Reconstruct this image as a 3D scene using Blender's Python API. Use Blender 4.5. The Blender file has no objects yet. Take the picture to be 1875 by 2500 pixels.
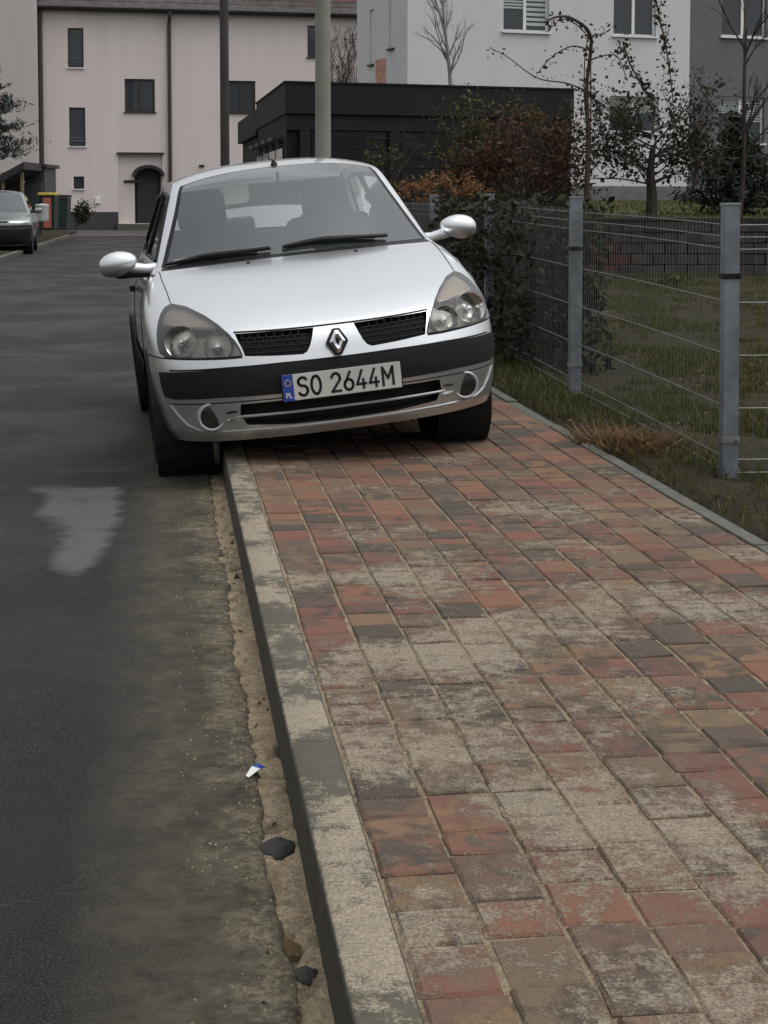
import bpy, bmesh, math, random
import numpy as np
from mathutils import Vector, Matrix, noise
from mathutils.geometry import delaunay_2d_cdt
R = math.radians
random.seed(7); rng = np.random.default_rng(7)
scn = bpy.context.scene
C = scn.collection
# ------------------------------------------------------------------ camera
FPX, CAMH, PITCH, HOR = 4000.0, 1.141, R(4.0), 496.0
cam_d = bpy.data.cameras.new('camera'); cam = bpy.data.objects.new('camera', cam_d); C.objects.link(cam)
cam_d.sensor_fit = 'VERTICAL'; cam_d.sensor_height = 36; cam_d.lens = FPX/2500*36
CYP = HOR + FPX*math.tan(PITCH)
cam_d.shift_y = -(1250-CYP)/2500
cam_d.clip_start = .05; cam_d.clip_end = 2000
cam.location = (0, 0, CAMH); cam.rotation_euler = (R(90)-PITCH, 0, 0)
scn.camera = cam
# ------------------------------------------------------------------ sky, sun, exposure
SUN_EL, SUN_AZ = 60, 100
w = bpy.data.worlds.new('World'); scn.world = w; w.use_nodes = True
nt = w.node_tree; bg = nt.nodes['Background']
sky = nt.nodes.new('ShaderNodeTexSky'); sky.sky_type = 'NISHITA'; sky.sun_disc = False
sky.sun_elevation = R(SUN_EL); sky.sun_rotation = R(SUN_AZ); sky.dust_density = 1.0; sky.air_density = 1.0; sky.ozone_density = 1
hs = nt.nodes.new('ShaderNodeHueSaturation'); hs.inputs['Saturation'].default_value = .10
nt.links.new(sky.outputs[0], hs.inputs['Color'])
# overcast: the cloud sheet is about three times as bright overhead as at the horizon
tc = nt.nodes.new('ShaderNodeTexCoord'); sx = nt.nodes.new('ShaderNodeSeparateXYZ'); nt.links.new(tc.outputs['Generated'], sx.inputs[0])
mr_ = nt.nodes.new('ShaderNodeMapRange'); nt.links.new(sx.outputs[2], mr_.inputs[0])
for i_, v_ in ((1, 0.), (2, 1.), (3, .22), (4, 2.3)): mr_.inputs[i_].default_value = v_
vm = nt.nodes.new('ShaderNodeVectorMath'); vm.operation = 'SCALE'; nt.links.new(hs.outputs[0], vm.inputs[0]); nt.links.new(mr_.outputs[0], vm.inputs['Scale'])
nt.links.new(vm.outputs[0], bg.inputs['Color'])
bg.inputs['Strength'].default_value = .13
sl = bpy.data.lights.new('sun', 'SUN'); sun = bpy.data.objects.new('sun', sl); C.objects.link(sun)
sl.energy = .55; sl.angle = R(35); sl.color = (1, .97, .93)
az = R(SUN_AZ)
sd = Vector((math.sin(az)*math.cos(R(SUN_EL)), math.cos(az)*math.cos(R(SUN_EL)), math.sin(R(SUN_EL))))
sun.rotation_euler = sd.to_track_quat('Z', 'Y').to_euler()
scn.view_settings.view_transform = 'Standard'; scn.view_settings.look = 'None'
scn.view_settings.exposure = 0.45; scn.view_settings.gamma = 1; scn.view_settings.use_curve_mapping = False
scn.render.resolution_x = 768; scn.render.resolution_y = 1024
# ------------------------------------------------------------------ helpers
K = 1875/1659
def ray(u, v):                      # direction of a picture point (photo seen 1659 wide)
    X = (u*K-937.5)/FPX; up = -(v*K-CYP)/FPX
    return Vector((X, math.cos(PITCH)+up*math.sin(PITCH), -math.sin(PITCH)+up*math.cos(PITCH)))
def at(u, v, Y):
    d = ray(u, v); t = Y/d.y
    return Vector((0, 0, CAMH)) + d*t
def onz(u, v, z):
    d = ray(u, v); t = (z-CAMH)/d.z
    return Vector((0, 0, CAMH)) + d*t
def link(o, parent=None):
    C.objects.link(o)
    if parent is not None: o.parent = parent
    return o
def tag(o, label=None, cat=None, group=None, kind=None):
    if label: o['label'] = label
    if cat: o['category'] = cat
    if group: o['group'] = group
    if kind: o['kind'] = kind
    return o
def empty(name, loc=(0,0,0), rot=(0,0,0)):
    o = bpy.data.objects.new(name, None); o.location = loc; o.rotation_euler = rot
    o.empty_display_size = .1
    return link(o)
def mesh(name, verts, faces, mat=None, parent=None, smooth=False, normals=None, loc=None):
    me = bpy.data.meshes.new(name)
    me.from_pydata([tuple(map(float, v)) for v in verts], [], [tuple(map(int, f)) for f in faces])
    if smooth: me.shade_smooth()
    if normals is not None: me.normals_split_custom_set_from_vertices([tuple(n) for n in normals])
    if mat: me.materials.append(mat)
    o = bpy.data.objects.new(name, me)
    if loc is not None: o.location = loc
    return link(o, parent)
def meshnp(name, V, F, mat=None, parent=None, smooth=False):   # fast builder, F is n x 3 or n x 4
    me = bpy.data.meshes.new(name); V = np.asarray(V, np.float32); F = np.asarray(F, np.int32)
    n, k = F.shape
    me.vertices.add(len(V)); me.vertices.foreach_set('co', V.ravel())
    me.loops.add(n*k); me.loops.foreach_set('vertex_index', F.ravel())
    me.polygons.add(n); me.polygons.foreach_set('loop_start', np.arange(0, n*k, k, dtype=np.int32))
    me.polygons.foreach_set('loop_total', np.full(n, k, np.int32))
    if smooth: me.polygons.foreach_set('use_smooth', np.ones(n, bool))
    me.update(calc_edges=True); me.validate()
    if mat: me.materials.append(mat)
    return link(bpy.data.objects.new(name, me), parent)
class MB:                           # collects shapes, builds ONE mesh
    def __init__(s): s.v = []; s.f = []
    def add(s, v, f):
        o = len(s.v); s.v += [tuple(x) for x in v]; s.f += [tuple(i+o for i in q) for q in f]; return s
    def box(s, a, b, M=None):
        x0,y0,z0 = a; x1,y1,z1 = b
        v = [Vector(p) for p in ((x0,y0,z0),(x1,y0,z0),(x1,y1,z0),(x0,y1,z0),(x0,y0,z1),(x1,y0,z1),(x1,y1,z1),(x0,y1,z1))]
        if M is not None: v = [M @ p for p in v]
        return s.add(v, [(0,3,2,1),(4,5,6,7),(0,1,5,4),(1,2,6,5),(2,3,7,6),(3,0,4,7)])
    def tube(s, pts, r, n=6, cap=True):
        pts = [Vector(p) for p in pts]; rs = r if hasattr(r, '__len__') else [r]*len(pts)
        vs = []; up = Vector((.31,.17,.93))
        for i, p in enumerate(pts):
            t = (pts[min(i+1, len(pts)-1)]-pts[max(i-1, 0)]).normalized()
            a = t.cross(up)
            if a.length < .05: a = t.cross(Vector((1,0,0)))
            a.normalize(); b = t.cross(a)
            vs += [p+(a*math.cos(q)+b*math.sin(q))*rs[i] for q in [2*math.pi*j/n for j in range(n)]]
        fs = [(i*n+j, i*n+(j+1)%n, (i+1)*n+(j+1)%n, (i+1)*n+j) for i in range(len(pts)-1) for j in range(n)]
        if cap: fs += [tuple(range(n-1,-1,-1)), tuple(range((len(pts)-1)*n, len(pts)*n))]
        return s.add(vs, fs)
    def lathe(s, prof, n=24, axis='z', M=None):    # prof: (radius, height)
        vs = []
        for r, h in prof:
            for j in range(n):
                q = 2*math.pi*j/n
                p = Vector((r*math.cos(q), r*math.sin(q), h))
                if axis == 'x': p = Vector((h, p.x, p.y))
                if axis == 'y': p = Vector((p.x, h, p.y))
                vs.append(M @ p if M is not None else p)
        fs = [(i*n+j, i*n+(j+1)%n, (i+1)*n+(j+1)%n, (i+1)*n+j) for i in range(len(prof)-1) for j in range(n)]
        return s.add(vs, fs)
    def prism(s, poly, d0, d1, M=None):            # poly in xz, extruded along y
        n = len(poly); vs = [Vector((x, d0, z)) for x, z in poly]+[Vector((x, d1, z)) for x, z in poly]
        if M is not None: vs = [M @ p for p in vs]
        return s.add(vs, [tuple(range(n)), tuple(range(2*n-1, n-1, -1))]+[(i, i+n, (i+1)%n+n, (i+1)%n) for i in range(n)])
    def build(s, name, mat=None, parent=None, smooth=False, bevel=0, loc=None):
        o = mesh(name, s.v, s.f, mat, parent, loc=loc)
        bm = bmesh.new(); bm.from_mesh(o.data); bmesh.ops.recalc_face_normals(bm, faces=bm.faces)
        if bevel:
            bmesh.ops.bevel(bm, geom=[e for e in bm.edges if len(e.link_faces) == 2 and e.calc_face_angle(0) > .5], offset=bevel, segments=2, affect='EDGES', profile=.6)
        bm.to_mesh(o.data); bm.free()
        if smooth:
            o.data.shade_smooth()
            try: o.data.set_sharp_from_angle(angle=R(38))
            except Exception: pass
        return o
# ------------------------------------------------------------------ materials
class NT:
    def __init__(s, name):
        s.m = bpy.data.materials.new(name); s.m.use_nodes = True; s.t = s.m.node_tree
        s.b = s.t.nodes['Principled BSDF']; s.out = s.t.nodes['Material Output']
    def n(s, typ, ins=None, **at_):
        x = s.t.nodes.new('ShaderNode'+typ)
        for k, v in at_.items(): setattr(x, k, v)
        for k, v in (ins or {}).items(): s.put(x.inputs[k], v)
        return x
    def put(s, sock, v):
        if isinstance(v, bpy.types.NodeSocket): s.t.links.new(v, sock)
        elif isinstance(v, bpy.types.Node): s.t.links.new(v.outputs[0], sock)
        else:
            if hasattr(v, '__len__') and len(v) == 3 and sock.type == 'RGBA': v = (*v, 1)
            sock.default_value = v
    def pos(s): return s.n('NewGeometry').outputs['Position']
    def noise(s, vec, scale, det=4, rough=.55, dist=0): return s.n('TexNoise', {'Vector': vec, 'Scale': scale, 'Detail': det, 'Roughness': rough, 'Distortion': dist}).outputs[0]
    def ramp(s, fac, stops, interp='LINEAR'):
        r = s.n('ValToRGB', {'Fac': fac}); e = r.color_ramp.elements; r.color_ramp.interpolation = interp
        while len(e) < len(stops): e.new(.5)
        for i, (p, c) in enumerate(stops):
            e[i].position = p; e[i].color = (c, c, c, 1) if not hasattr(c, '__len__') else (*c, 1)
        return r.outputs[0]
    def mix(s, f, a, b, mode='MIX'):
        x = s.n('Mix', data_type='RGBA', blend_type=mode); s.put(x.inputs[0], f); s.put(x.inputs[6], a); s.put(x.inputs[7], b); return x.outputs[2]
    def math(s, op, a, b=0, clamp=False):
        x = s.n('Math', operation=op, use_clamp=clamp); s.put(x.inputs[0], a); s.put(x.inputs[1], b); return x.outputs[0]
    def bump(s, h, strength=.3, dist=.01):
        x = s.n('Bump', {'Height': h, 'Strength': strength, 'Distance': dist}); s.put(s.b.inputs['Normal'], x.outputs[0]); return x
    def set(s, **k):
        for a, v in k.items(): s.put(s.b.inputs[a.replace('_', ' ')], v)
        return s
def plain(name, col, rough=.6, metal=0, var=.25, scale=4, bump=0, bscale=60, coat=0, spec=.5):
    t = NT(name); p = t.pos()
    nz = t.noise(p, scale, 5)
    c = t.mix(t.ramp(nz, [(.3, 0.), (.7, 1.)]), [x*(1-var) for x in col], [min(1, x*(1+var)) for x in col])
    t.set(Base_Color=c, Roughness=rough, Metallic=metal, Coat_Weight=coat, Coat_Roughness=.05, Specular_IOR_Level=spec)
    if bump: t.bump(t.noise(p, bscale, 4), bump, .01)
    return t.m
def glassmat(name, tint=(.75,.8,.8), film=.05, base=.06, rough=.02, filmcol=(.5,.55,.58)):
    t = NT(name)
    tr = t.n('BsdfTransparent', {'Color': (*tint, 1)})
    gl = t.n('BsdfGlossy', {'Color': (1,1,1,1), 'Roughness': rough})
    df = t.n('BsdfDiffuse', {'Color': (*filmcol, 1)})
    fr = t.n('Fresnel', {'IOR': 1.5})
    m1 = t.n('MixShader', {0: film, 1: tr, 2: df})
    m2 = t.n('MixShader', {0: t.math('ADD', fr.outputs[0], base, True), 1: m1, 2: gl})
    t.t.links.new(m2.outputs[0], t.out.inputs['Surface'])
    return t.m
def leafmat(name, cols, rough=.55, trans=.25):
    t = NT(name)
    rnd = t.n('NewGeometry').outputs['Random Per Island']
    st = [(i/max(1, len(cols)-1), c) for i, c in enumerate(cols)]
    t.set(Base_Color=t.ramp(rnd, st), Roughness=rough, Specular_IOR_Level=.22)
    tl = t.n('BsdfTranslucent', {'Color': t.ramp(rnd, st)})
    mx = t.n('MixShader', {0: trans, 1: t.b.outputs[0], 2: tl.outputs[0]})
    t.t.links.new(mx.outputs[0], t.out.inputs['Surface'])
    return t.m
# frame of the pavement: lateral offset q (to the right) and distance Y; lines run along DIR
DXDY = -.1325
def X0node(t, p):
    x = t.n('SeparateXYZ', {0: p})
    return t.math('ADD', x.outputs[0], t.math('MULTIPLY', x.outputs[1], -DXDY)), x
SAND = (.295, .25, .182)
def sandmask(t, p, lo=.5, hi=.6, sc=1.9, fade=False):
    a = t.noise(p, sc, 3, .5); b = t.noise(p, 22, 5, .7); c = t.noise(p, 150, 4, .7)
    if fade: a = t.math('SUBTRACT', a, t.n('MapRange', {0: t.n('SeparateXYZ', {0: p}).outputs[1], 1: 4.2, 2: 7.0, 3: 0., 4: .13}).outputs[0])
    v = t.math('ADD', t.math('ADD', t.math('MULTIPLY', a, .50), t.math('MULTIPLY', b, .34)), t.math('MULTIPLY', c, .24))
    return t.ramp(v, [(lo, 0.), (hi, 1.)])
def sandcol(t, p):
    a = t.mix(t.ramp(t.noise(p, 130, 5, .85), [(.36, 0.), (.64, 1.)]), [x*.45 for x in SAND], [min(1, x*1.55) for x in SAND])
    return t.mix(t.math('MULTIPLY', t.ramp(t.noise(p, 30, 4, .7), [(.45, 0.), (.65, 1.)]), .45), a, [x*.6 for x in SAND])
def paver_mat(name, island):
    t = NT(name); p = t.pos()
    rnd = t.n('NewGeometry').outputs['Random Per Island'] if island else t.n('ObjectInfo').outputs['Random']
    cols = [(.20,.068,.042), (.145,.075,.05), (.042,.037,.032), (.25,.095,.05), (.085,.06,.048), (.16,.108,.062), (.175,.056,.040), (.060,.050,.042), (.22,.118,.062), (.135,.05,.038)]
    base = t.ramp(rnd, [(i/len(cols), c) for i, c in enumerate(cols)], 'CONSTANT')
    r2 = t.math('FRACT', t.math('MULTIPLY', rnd, 37.3))
    alt = t.ramp(r2, [(0, (.035,.031,.027)), (.25, (.22,.082,.045)), (.5, (.17,.10,.062)), (.72, (.045,.040,.034)), (.9, (.23,.14,.06))], 'CONSTANT')
    off = t.n('VectorMath', {0: p, 1: t.n('CombineXYZ', {0: t.math('MULTIPLY', rnd, 50.), 1: t.math('MULTIPLY', rnd, 31.)}).outputs[0]}, operation='ADD').outputs[0]
    fl = t.ramp(t.noise(off, 13, 4, .6, .4), [(.46, 0.), (.58, 1.)])
    c = t.mix(t.math('MULTIPLY', fl, .9), base, alt)
    c = t.mix(t.noise(p, 160, 4, .7), t.mix(1., c, (.6,.6,.6), 'MULTIPLY'), t.mix(1., c, (1.4,1.4,1.4), 'MULTIPLY'))
    dust = t.ramp(t.noise(p, 60, 5, .75), [(.40, .02), (.8, .5)])
    c = t.mix(dust, c, (.135,.112,.084))
    c = t.mix(.34, c, (.118,.090,.070))
    sm = sandmask(t, p, .515, .58, fade=True)
    c = t.mix(t.math('MULTIPLY', sm, .92), c, sandcol(t, p))
    t.set(Base_Color=c, Roughness=.86, Specular_IOR_Level=.2)
    h = t.math('ADD', t.math('MULTIPLY', t.noise(p, 300, 3, .7), .5), t.math('MULTIPLY', t.noise(p, 70, 4, .6), .8))
    h = t.math('ADD', h, t.math('MULTIPLY', sm, t.math('MULTIPLY', t.noise(p, 110, 5, .8), 2.2)))
    t.bump(h, .7, .005)
    return t.m
def kerb_mat():
    t = NT('kerb_concrete'); p = t.pos()
    c = t.mix(t.noise(p, 30, 5, .7), (.052,.047,.036), (.12,.108,.084))
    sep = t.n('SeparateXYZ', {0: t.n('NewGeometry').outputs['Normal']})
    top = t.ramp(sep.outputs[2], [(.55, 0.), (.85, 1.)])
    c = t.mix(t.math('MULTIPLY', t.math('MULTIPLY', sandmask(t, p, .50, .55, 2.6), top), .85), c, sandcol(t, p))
    side = t.mix(t.noise(p, 20, 4, .7), (.026,.025,.018), (.080,.074,.056))       # upright face coloured darker: wet concrete, plus its shade put into the colour
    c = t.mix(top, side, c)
    t.set(Base_Color=c, Roughness=.85, Specular_IOR_Level=.25); t.bump(t.noise(p, 200, 4, .7), .5, .004)
    return t.m
def sand_mat(name, k=1.0):
    t = NT(name); p = t.pos()
    c = t.mix(t.ramp(t.noise(p, 14, 4, .6), [(.5, 0.), (.75, .8)]), t.mix(1., sandcol(t, p), (1.4*k,1.33*k,1.22*k), 'MULTIPLY'), (.10*k,.075*k,.05*k))
    t.set(Base_Color=c, Roughness=.95, Specular_IOR_Level=.1); t.bump(t.noise(p, 130, 5, .8), .9, .008)
    return t.m
def asphalt_mat():
    t = NT('asphalt'); p = t.pos()
    g = t.noise(p, 170, 5, .8); big = t.noise(p, 1.3, 4, .6); mid = t.noise(p, 9, 5, .65)
    c = t.mix(mid, (.014,.0135,.013), (.034,.032,.029))
    c = t.mix(t.ramp(g, [(.50, 0.), (.64, .8)]), c, (.115,.11,.10))
    x0, sp = X0node(t, p)
    # dry dust and sand swept along the kerb
    wob = t.math('MULTIPLY', t.math('SUBTRACT', t.noise(p, 3.5, 4, .6), .5), .16)
    strip = t.ramp(t.math('ADD', x0, wob), [(-.0, 0.), (.12, .75)])
    x0r = t.n('MapRange', {0: t.math('ADD', x0, wob), 1: -.20, 2: -.03, 3: 0., 4: 1.}).outputs[0]
    dn = t.ramp(t.math('ADD', t.math('MULTIPLY', t.noise(p, 12, 5, .72), .7), t.math('MULTIPLY', t.noise(p, 60, 4, .7), .3)), [(.36, .2), (.62, 1.)])
    dm = t.math('MULTIPLY', x0r, dn)
    dcol = t.mix(t.noise(p, 5, 4, .6), (.085,.079,.060), (.20,.172,.125))
    c = t.mix(t.math('MULTIPLY', dm, .92), c, dcol)
    sn = t.n('MapRange', {0: t.math('ADD', x0, t.math('MULTIPLY', t.math('SUBTRACT', t.noise(p, 6, 4, .6), .5), .30)), 1: .08, 2: .17, 3: 0., 4: 1.}).outputs[0]
    c = t.mix(t.math('MULTIPLY', sn, t.ramp(t.noise(p, 45, 4, .7), [(.4, .1), (.6, .9)])), c, sandcol(t, p))
    # older pale repair streaks
    vo = t.n('TexVoronoi', {'Vector': t.n('VectorMath', {0: p, 1: t.noise(p, 3, 3)}, operation='ADD').outputs[0], 'Scale': 1.7}, feature='DISTANCE_TO_EDGE').outputs[0]
    cr = t.ramp(vo, [(.0, 1.), (.012, 0.)])
    c = t.mix(t.math('MULTIPLY', t.math('MULTIPLY', cr, t.ramp(t.noise(p, .9, 3), [(.5, 0.), (.6, 1.)])), .4), c, (.16,.145,.10))
    wet = t.ramp(t.noise(p, .75, 4, .6, .3), [(.40, 1.), (.60, 0.)])
    wet = t.math('MULTIPLY', wet, t.math('SUBTRACT', 1., dm, True))
    c = t.mix(t.math('MULTIPLY', wet, .35), c, (.013,.013,.014))
    t.set(Base_Color=c, Roughness=t.n('MapRange', {0: wet, 1: 0., 2: 1., 3: .8, 4: .42}).outputs[0], Specular_IOR_Level=t.math("MULTIPLY", t.math("SUBTRACT", 1., dm, True), .13))
    t.bump(t.math('ADD', g, t.math('MULTIPLY', t.noise(p, 30, 5, .75), 1.2)), .9, .010)
    return t.m
def soil_mat(name, a, b, c3, sc=5):
    t = NT(name); p = t.pos()
    n1 = t.noise(p, sc, 5, .65); n2 = t.noise(p, sc*8, 4, .7)
    c = t.mix(t.ramp(n1, [(.38, 0.), (.62, 1.)]), a, b); c = t.mix(t.ramp(n2, [(.5, 0.), (.75, 1.)]), c, c3)
    t.set(Base_Color=c, Roughness=.95, Specular_IOR_Level=.15); t.bump(t.math('ADD', n2, t.noise(p, sc*30, 3, .7)), .9, .02)
    return t.m
def render_mat(name, col, stain=.25, streak=True):            # rendered facade with rain streaks
    t = NT(name); p = t.pos()
    mp = t.n('Mapping', {'Vector': p, 'Scale': (1.6, 1.6, .12)}).outputs[0]
    st = t.ramp(t.noise(mp, 1.2, 4, .6), [(.35, 0.), (.7, 1.)])
    big = t.noise(p, .35, 3, .5)
    d = [x*(1-stain) for x in col]; e = (col[0]*.98, col[1]*.99, col[2]*.97)
    c = t.mix(st, col, d) if streak else col
    c = t.mix(t.math('MULTIPLY', big, .5), c, e)
    c = t.mix(t.math('MULTIPLY', t.noise(p, 25, 4, .7), .12), c, (.1,.09,.08))
    t.set(Base_Color=c, Roughness=.9, Specular_IOR_Level=.2); t.bump(t.noise(p, 50, 3, .6), .25, .01)
    return t.m
MT = {}
MT['asphalt'] = asphalt_mat(); MT['paver'] = paver_mat('paver_clay', False); MT['paver_far'] = paver_mat('paver_clay_far', True)
MT['kerb'] = kerb_mat(); MT['sand'] = sand_mat('gutter_sand'); MT['joint'] = sand_mat('joint_sand', .74)
MT['edging'] = plain('edging_concrete', (.088,.086,.070), .85, var=.3, scale=18, bump=.4, bscale=150)
MT['soil'] = soil_mat('verge_soil', (.030,.024,.016), (.055,.042,.026), (.085,.066,.042), 6)
MT['lawn'] = soil_mat('lawn_ground', (.024,.027,.010), (.042,.032,.018), (.085,.06,.035), 3.2)
MT['terrace'] = soil_mat('terrace_ground', (.040,.046,.012), (.055,.055,.016), (.05,.04,.018), 1.2)
MT['ground'] = soil_mat('far_ground', (.04,.045,.02), (.06,.055,.03), (.07,.06,.04), .5)
MT['paint'] = plain('silver_car_paint', (.68,.70,.71), .30, .90, var=.02, scale=2, coat=1)
MT['paint2'] = plain('grey_car_paint', (.20,.23,.225), .32, .45, var=.02, scale=2, coat=.8)
MT['darkpaint'] = plain('dark_green_grey_paint', (.05,.06,.06), .3, .3, var=.05, coat=.8)
MT['blackpl'] = plain('black_plastic', (.012,.012,.013), .5, var=.15, scale=8, bump=.08, bscale=400, spec=.2)
MT['greypl'] = plain('charcoal_plastic', (.014,.015,.015), .6, var=.12, scale=10, bump=.1, bscale=500, spec=.12)
MT['void'] = plain('black_cavity', (.004,.004,.004), .8)
MT['rubber'] = plain('tyre_rubber', (.020,.020,.019), .8, var=.2, scale=30)
MT['chrome'] = plain('chrome', (.75,.76,.77), .12, 1, var=.03)
MT['steel'] = plain('wheel_steel', (.32,.33,.34), .35, .8, var=.1)
MT['lampgrey'] = plain('lamp_housing', (.26,.25,.23), .32, .75, var=.15, scale=9)
MT['reflector'] = plain('lamp_reflector', (.62,.61,.57), .16, .95, var=.08, scale=14)
MT['satin'] = plain('satin_silver', (.34,.35,.35), .45, .3, var=.05)
MT['lamppale'] = plain('pale_lamp', (.62,.65,.64), .25, .3, var=.1)
MT['amber'] = plain('amber_indicator', (.55,.47,.41), .3, .4, var=.1)
MT['lampglass'] = glassmat('lamp_lens', (.88,.87,.84), .025, .01, .03, (.5,.48,.43))
MT['windscreen'] = glassmat('windscreen_glass', (.92,.97,.97), .075, .045, .015, (.38,.50,.53))  # bluish diffuse layer: milky sky reflection and dust put into its colour
MT['sideglass'] = glassmat('side_glass', (.78,.82,.82), .02, .03)
MT['rearglass'] = glassmat('rear_glass', (.95,.97,.97), .06, .0, .02, (.7,.75,.75))
MT['seat'] = plain('seat_fabric', (.014,.015,.017), .9, var=.15, scale=20)
MT['palecloth'] = plain('pale_cloth', (.42,.41,.37), .9)
MT['white'] = plain('white_plastic', (.72,.72,.70), .5, var=.04)
MT['platewhite'] = plain('plate_white', (.50,.49,.455), .5, var=.10, scale=7)
MT['ink'] = plain('plate_black', (.008,.008,.01), .5)
MT['blue'] = plain('plate_blue', (.012,.045,.27), .5, var=.1)
MT['yellow'] = plain('yellow_plastic', (.55,.42,.05), .5)
MT['galv'] = plain('galvanised_steel', (.18,.202,.22), .5, .55, var=.28, scale=9, bump=.1, bscale=90)
MT['wire'] = plain('galvanised_wire', (.16,.17,.165), .42, .6, var=.2, scale=12)
MT['thinwire'] = plain('thin_wire', (.13,.135,.13), .5, .5, var=.2, scale=12)
MT['pink'] = render_mat('pink_render', (.72,.64,.605), .10)
MT['pink2'] = render_mat('pink_wing_render', (.55,.49,.475), .16)
MT['grey'] = render_mat('light_grey_render', (.63,.63,.635), .1)
MT['greydark'] = render_mat('dark_grey_render', (.15,.155,.165), .15)
MT['plinth'] = plain('plinth_paint', (.045,.046,.048), .8, var=.2)
MT['brown'] = plain('brown_metal', (.062,.043,.036), .5, .2, var=.2)
MT['darkmetal'] = plain('dark_roof_metal', (.028,.027,.027), .5, .2, var=.2)
MT['tile'] = plain('roof_tile', (.055,.042,.038), .75, var=.55, scale=2.5, bump=.4, bscale=8)
MT['redtile'] = plain('red_dormer', (.30,.085,.055), .7, var=.3, scale=3)
MT['winglass'] = NT('window_glass').set(Base_Color=(.035,.042,.05), Roughness=.05, Specular_IOR_Level=.7).m
MT['winframe'] = plain('white_window_frame', (.70,.71,.72), .5, var=.03)
MT['darkframe'] = plain('brown_window_frame', (.03,.026,.024), .5, var=.1)
MT['doorpaint'] = plain('dark_door', (.027,.027,.025), .5, var=.2)
MT['blind'] = plain('pale_blind', (.42,.47,.45), .7, var=.1)
MT['curtain'] = plain('net_curtain', (.30,.30,.29), .9, var=.2, scale=6)
MT['kiosk'] = plain('anthracite_panel', (.009,.010,.011), .7, 0, var=.15, scale=2, spec=.2)
MT['kiosk2'] = plain('anthracite_fascia', (.012,.013,.014), .65, 0, var=.12, scale=2, spec=.2)
MT['polegreen'] = plain('olive_grey_pole', (.20,.20,.165), .6, var=.1, scale=3)
MT['polebrown'] = plain('dark_pole', (.045,.038,.034), .7, var=.2)
MT['salmon'] = plain('salmon_paint', (.46,.25,.19), .8)
MT['block'] = plain('wall_block', (.055,.048,.042), .9, var=.45, scale=5, bump=.6, bscale=40)
MT['blockred'] = plain('red_wall_brick', (.085,.030,.026), .9, var=.4, scale=6, bump=.6, bscale=40)
MT['mortar'] = plain('wall_mortar', (.035,.032,.028), .95)
MT['bark'] = plain('bark', (.035,.027,.022), .9, var=.35, scale=14, bump=.6, bscale=60)
MT['palebark'] = plain('pale_bark', (.20,.195,.19), .9, var=.2, scale=8)
MT['vine'] = plain('vine_stem', (.055,.032,.026), .9, var=.3, scale=12)
MT['binGreen'] = plain('green_bin_plastic', (.008,.022,.016), .5)
MT['binRed'] = plain('red_panel', (.42,.115,.075), .6, var=.1)
MT['orange'] = plain('shed_ochre', (.16,.12,.06), .7)
MT['shed'] = plain('shed_grey', (.050,.055,.060), .6, var=.15)
MT['stone'] = plain('dark_stone', (.028,.026,.024), .8, var=.4, scale=40, bump=.5, bscale=120)
def water_mat():                     # thin water over asphalt, fading where it runs dry
    t = NT('puddle_water'); t.set(Base_Color=(.03,.03,.03), Roughness=.10, Specular_IOR_Level=.5)
    p = t.pos(); t.bump(t.noise(p, 60, 3), .06, .004)
    dp = t.n('Attribute', attribute_name='depth').outputs['Fac']
    k = t.math('MULTIPLY', t.ramp(t.math('ADD', dp, t.math('MULTIPLY', t.math('SUBTRACT', t.noise(p, 4.5, 4, .6), .5), 2.4)), [(.15, 0.), (1.1, 1.)]), .62)
    mx = t.n('MixShader', {0: k, 1: t.n('BsdfTransparent').outputs[0], 2: t.b.outputs[0]}); t.t.links.new(mx.outputs[0], t.out.inputs['Surface'])
    return t.m
MT['water'] = water_mat()
MT['yellowpaint'] = plain('worn_paint', (.5,.42,.25), .8)
MT['Lhedge'] = leafmat('hedge_leaf', [(.010,.014,.007), (.018,.024,.010), (.028,.034,.014), (.012,.016,.008), (.040,.046,.02)], .6)
MT['Lred'] = leafmat('russet_leaf', [(.075,.028,.018), (.11,.05,.028), (.06,.03,.02), (.09,.07,.03), (.06,.02,.024)])
MT['Lolive'] = leafmat('olive_leaf', [(.045,.05,.014), (.08,.078,.02), (.035,.035,.015), (.07,.05,.02)])
MT['Lorange'] = leafmat('dry_bloom', [(.20,.085,.03), (.26,.13,.05), (.14,.07,.035), (.12,.10,.03)])
MT['Ldark'] = leafmat('vine_leaf', [(.030,.032,.016), (.045,.042,.02), (.05,.03,.02), (.02,.025,.014)])
MT['Lfir'] = leafmat('needle', [(.010,.015,.010), (.016,.024,.014), (.022,.028,.014)], .6, .1)
MT['Lgrass'] = leafmat('grass_blade', [(.042,.056,.012), (.072,.082,.018), (.085,.068,.026), (.05,.062,.016), (.11,.085,.04)], .6)
MT['Lmoss'] = leafmat('moss_blade', [(.055,.062,.012), (.08,.082,.016), (.06,.05,.018)], .7)
MT['Ldry'] = leafmat('dry_fern', [(.16,.085,.035), (.20,.12,.05), (.10,.06,.03), (.06,.05,.02)], .7)
MT['Lfall'] = leafmat('fallen_leaf', [(.10,.055,.022), (.15,.10,.04), (.06,.035,.02), (.20,.16,.07)], .7)
MT['Lcreep'] = leafmat('creeper_leaf', [(.10,.05,.045), (.08,.055,.045), (.13,.075,.06)])
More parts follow.
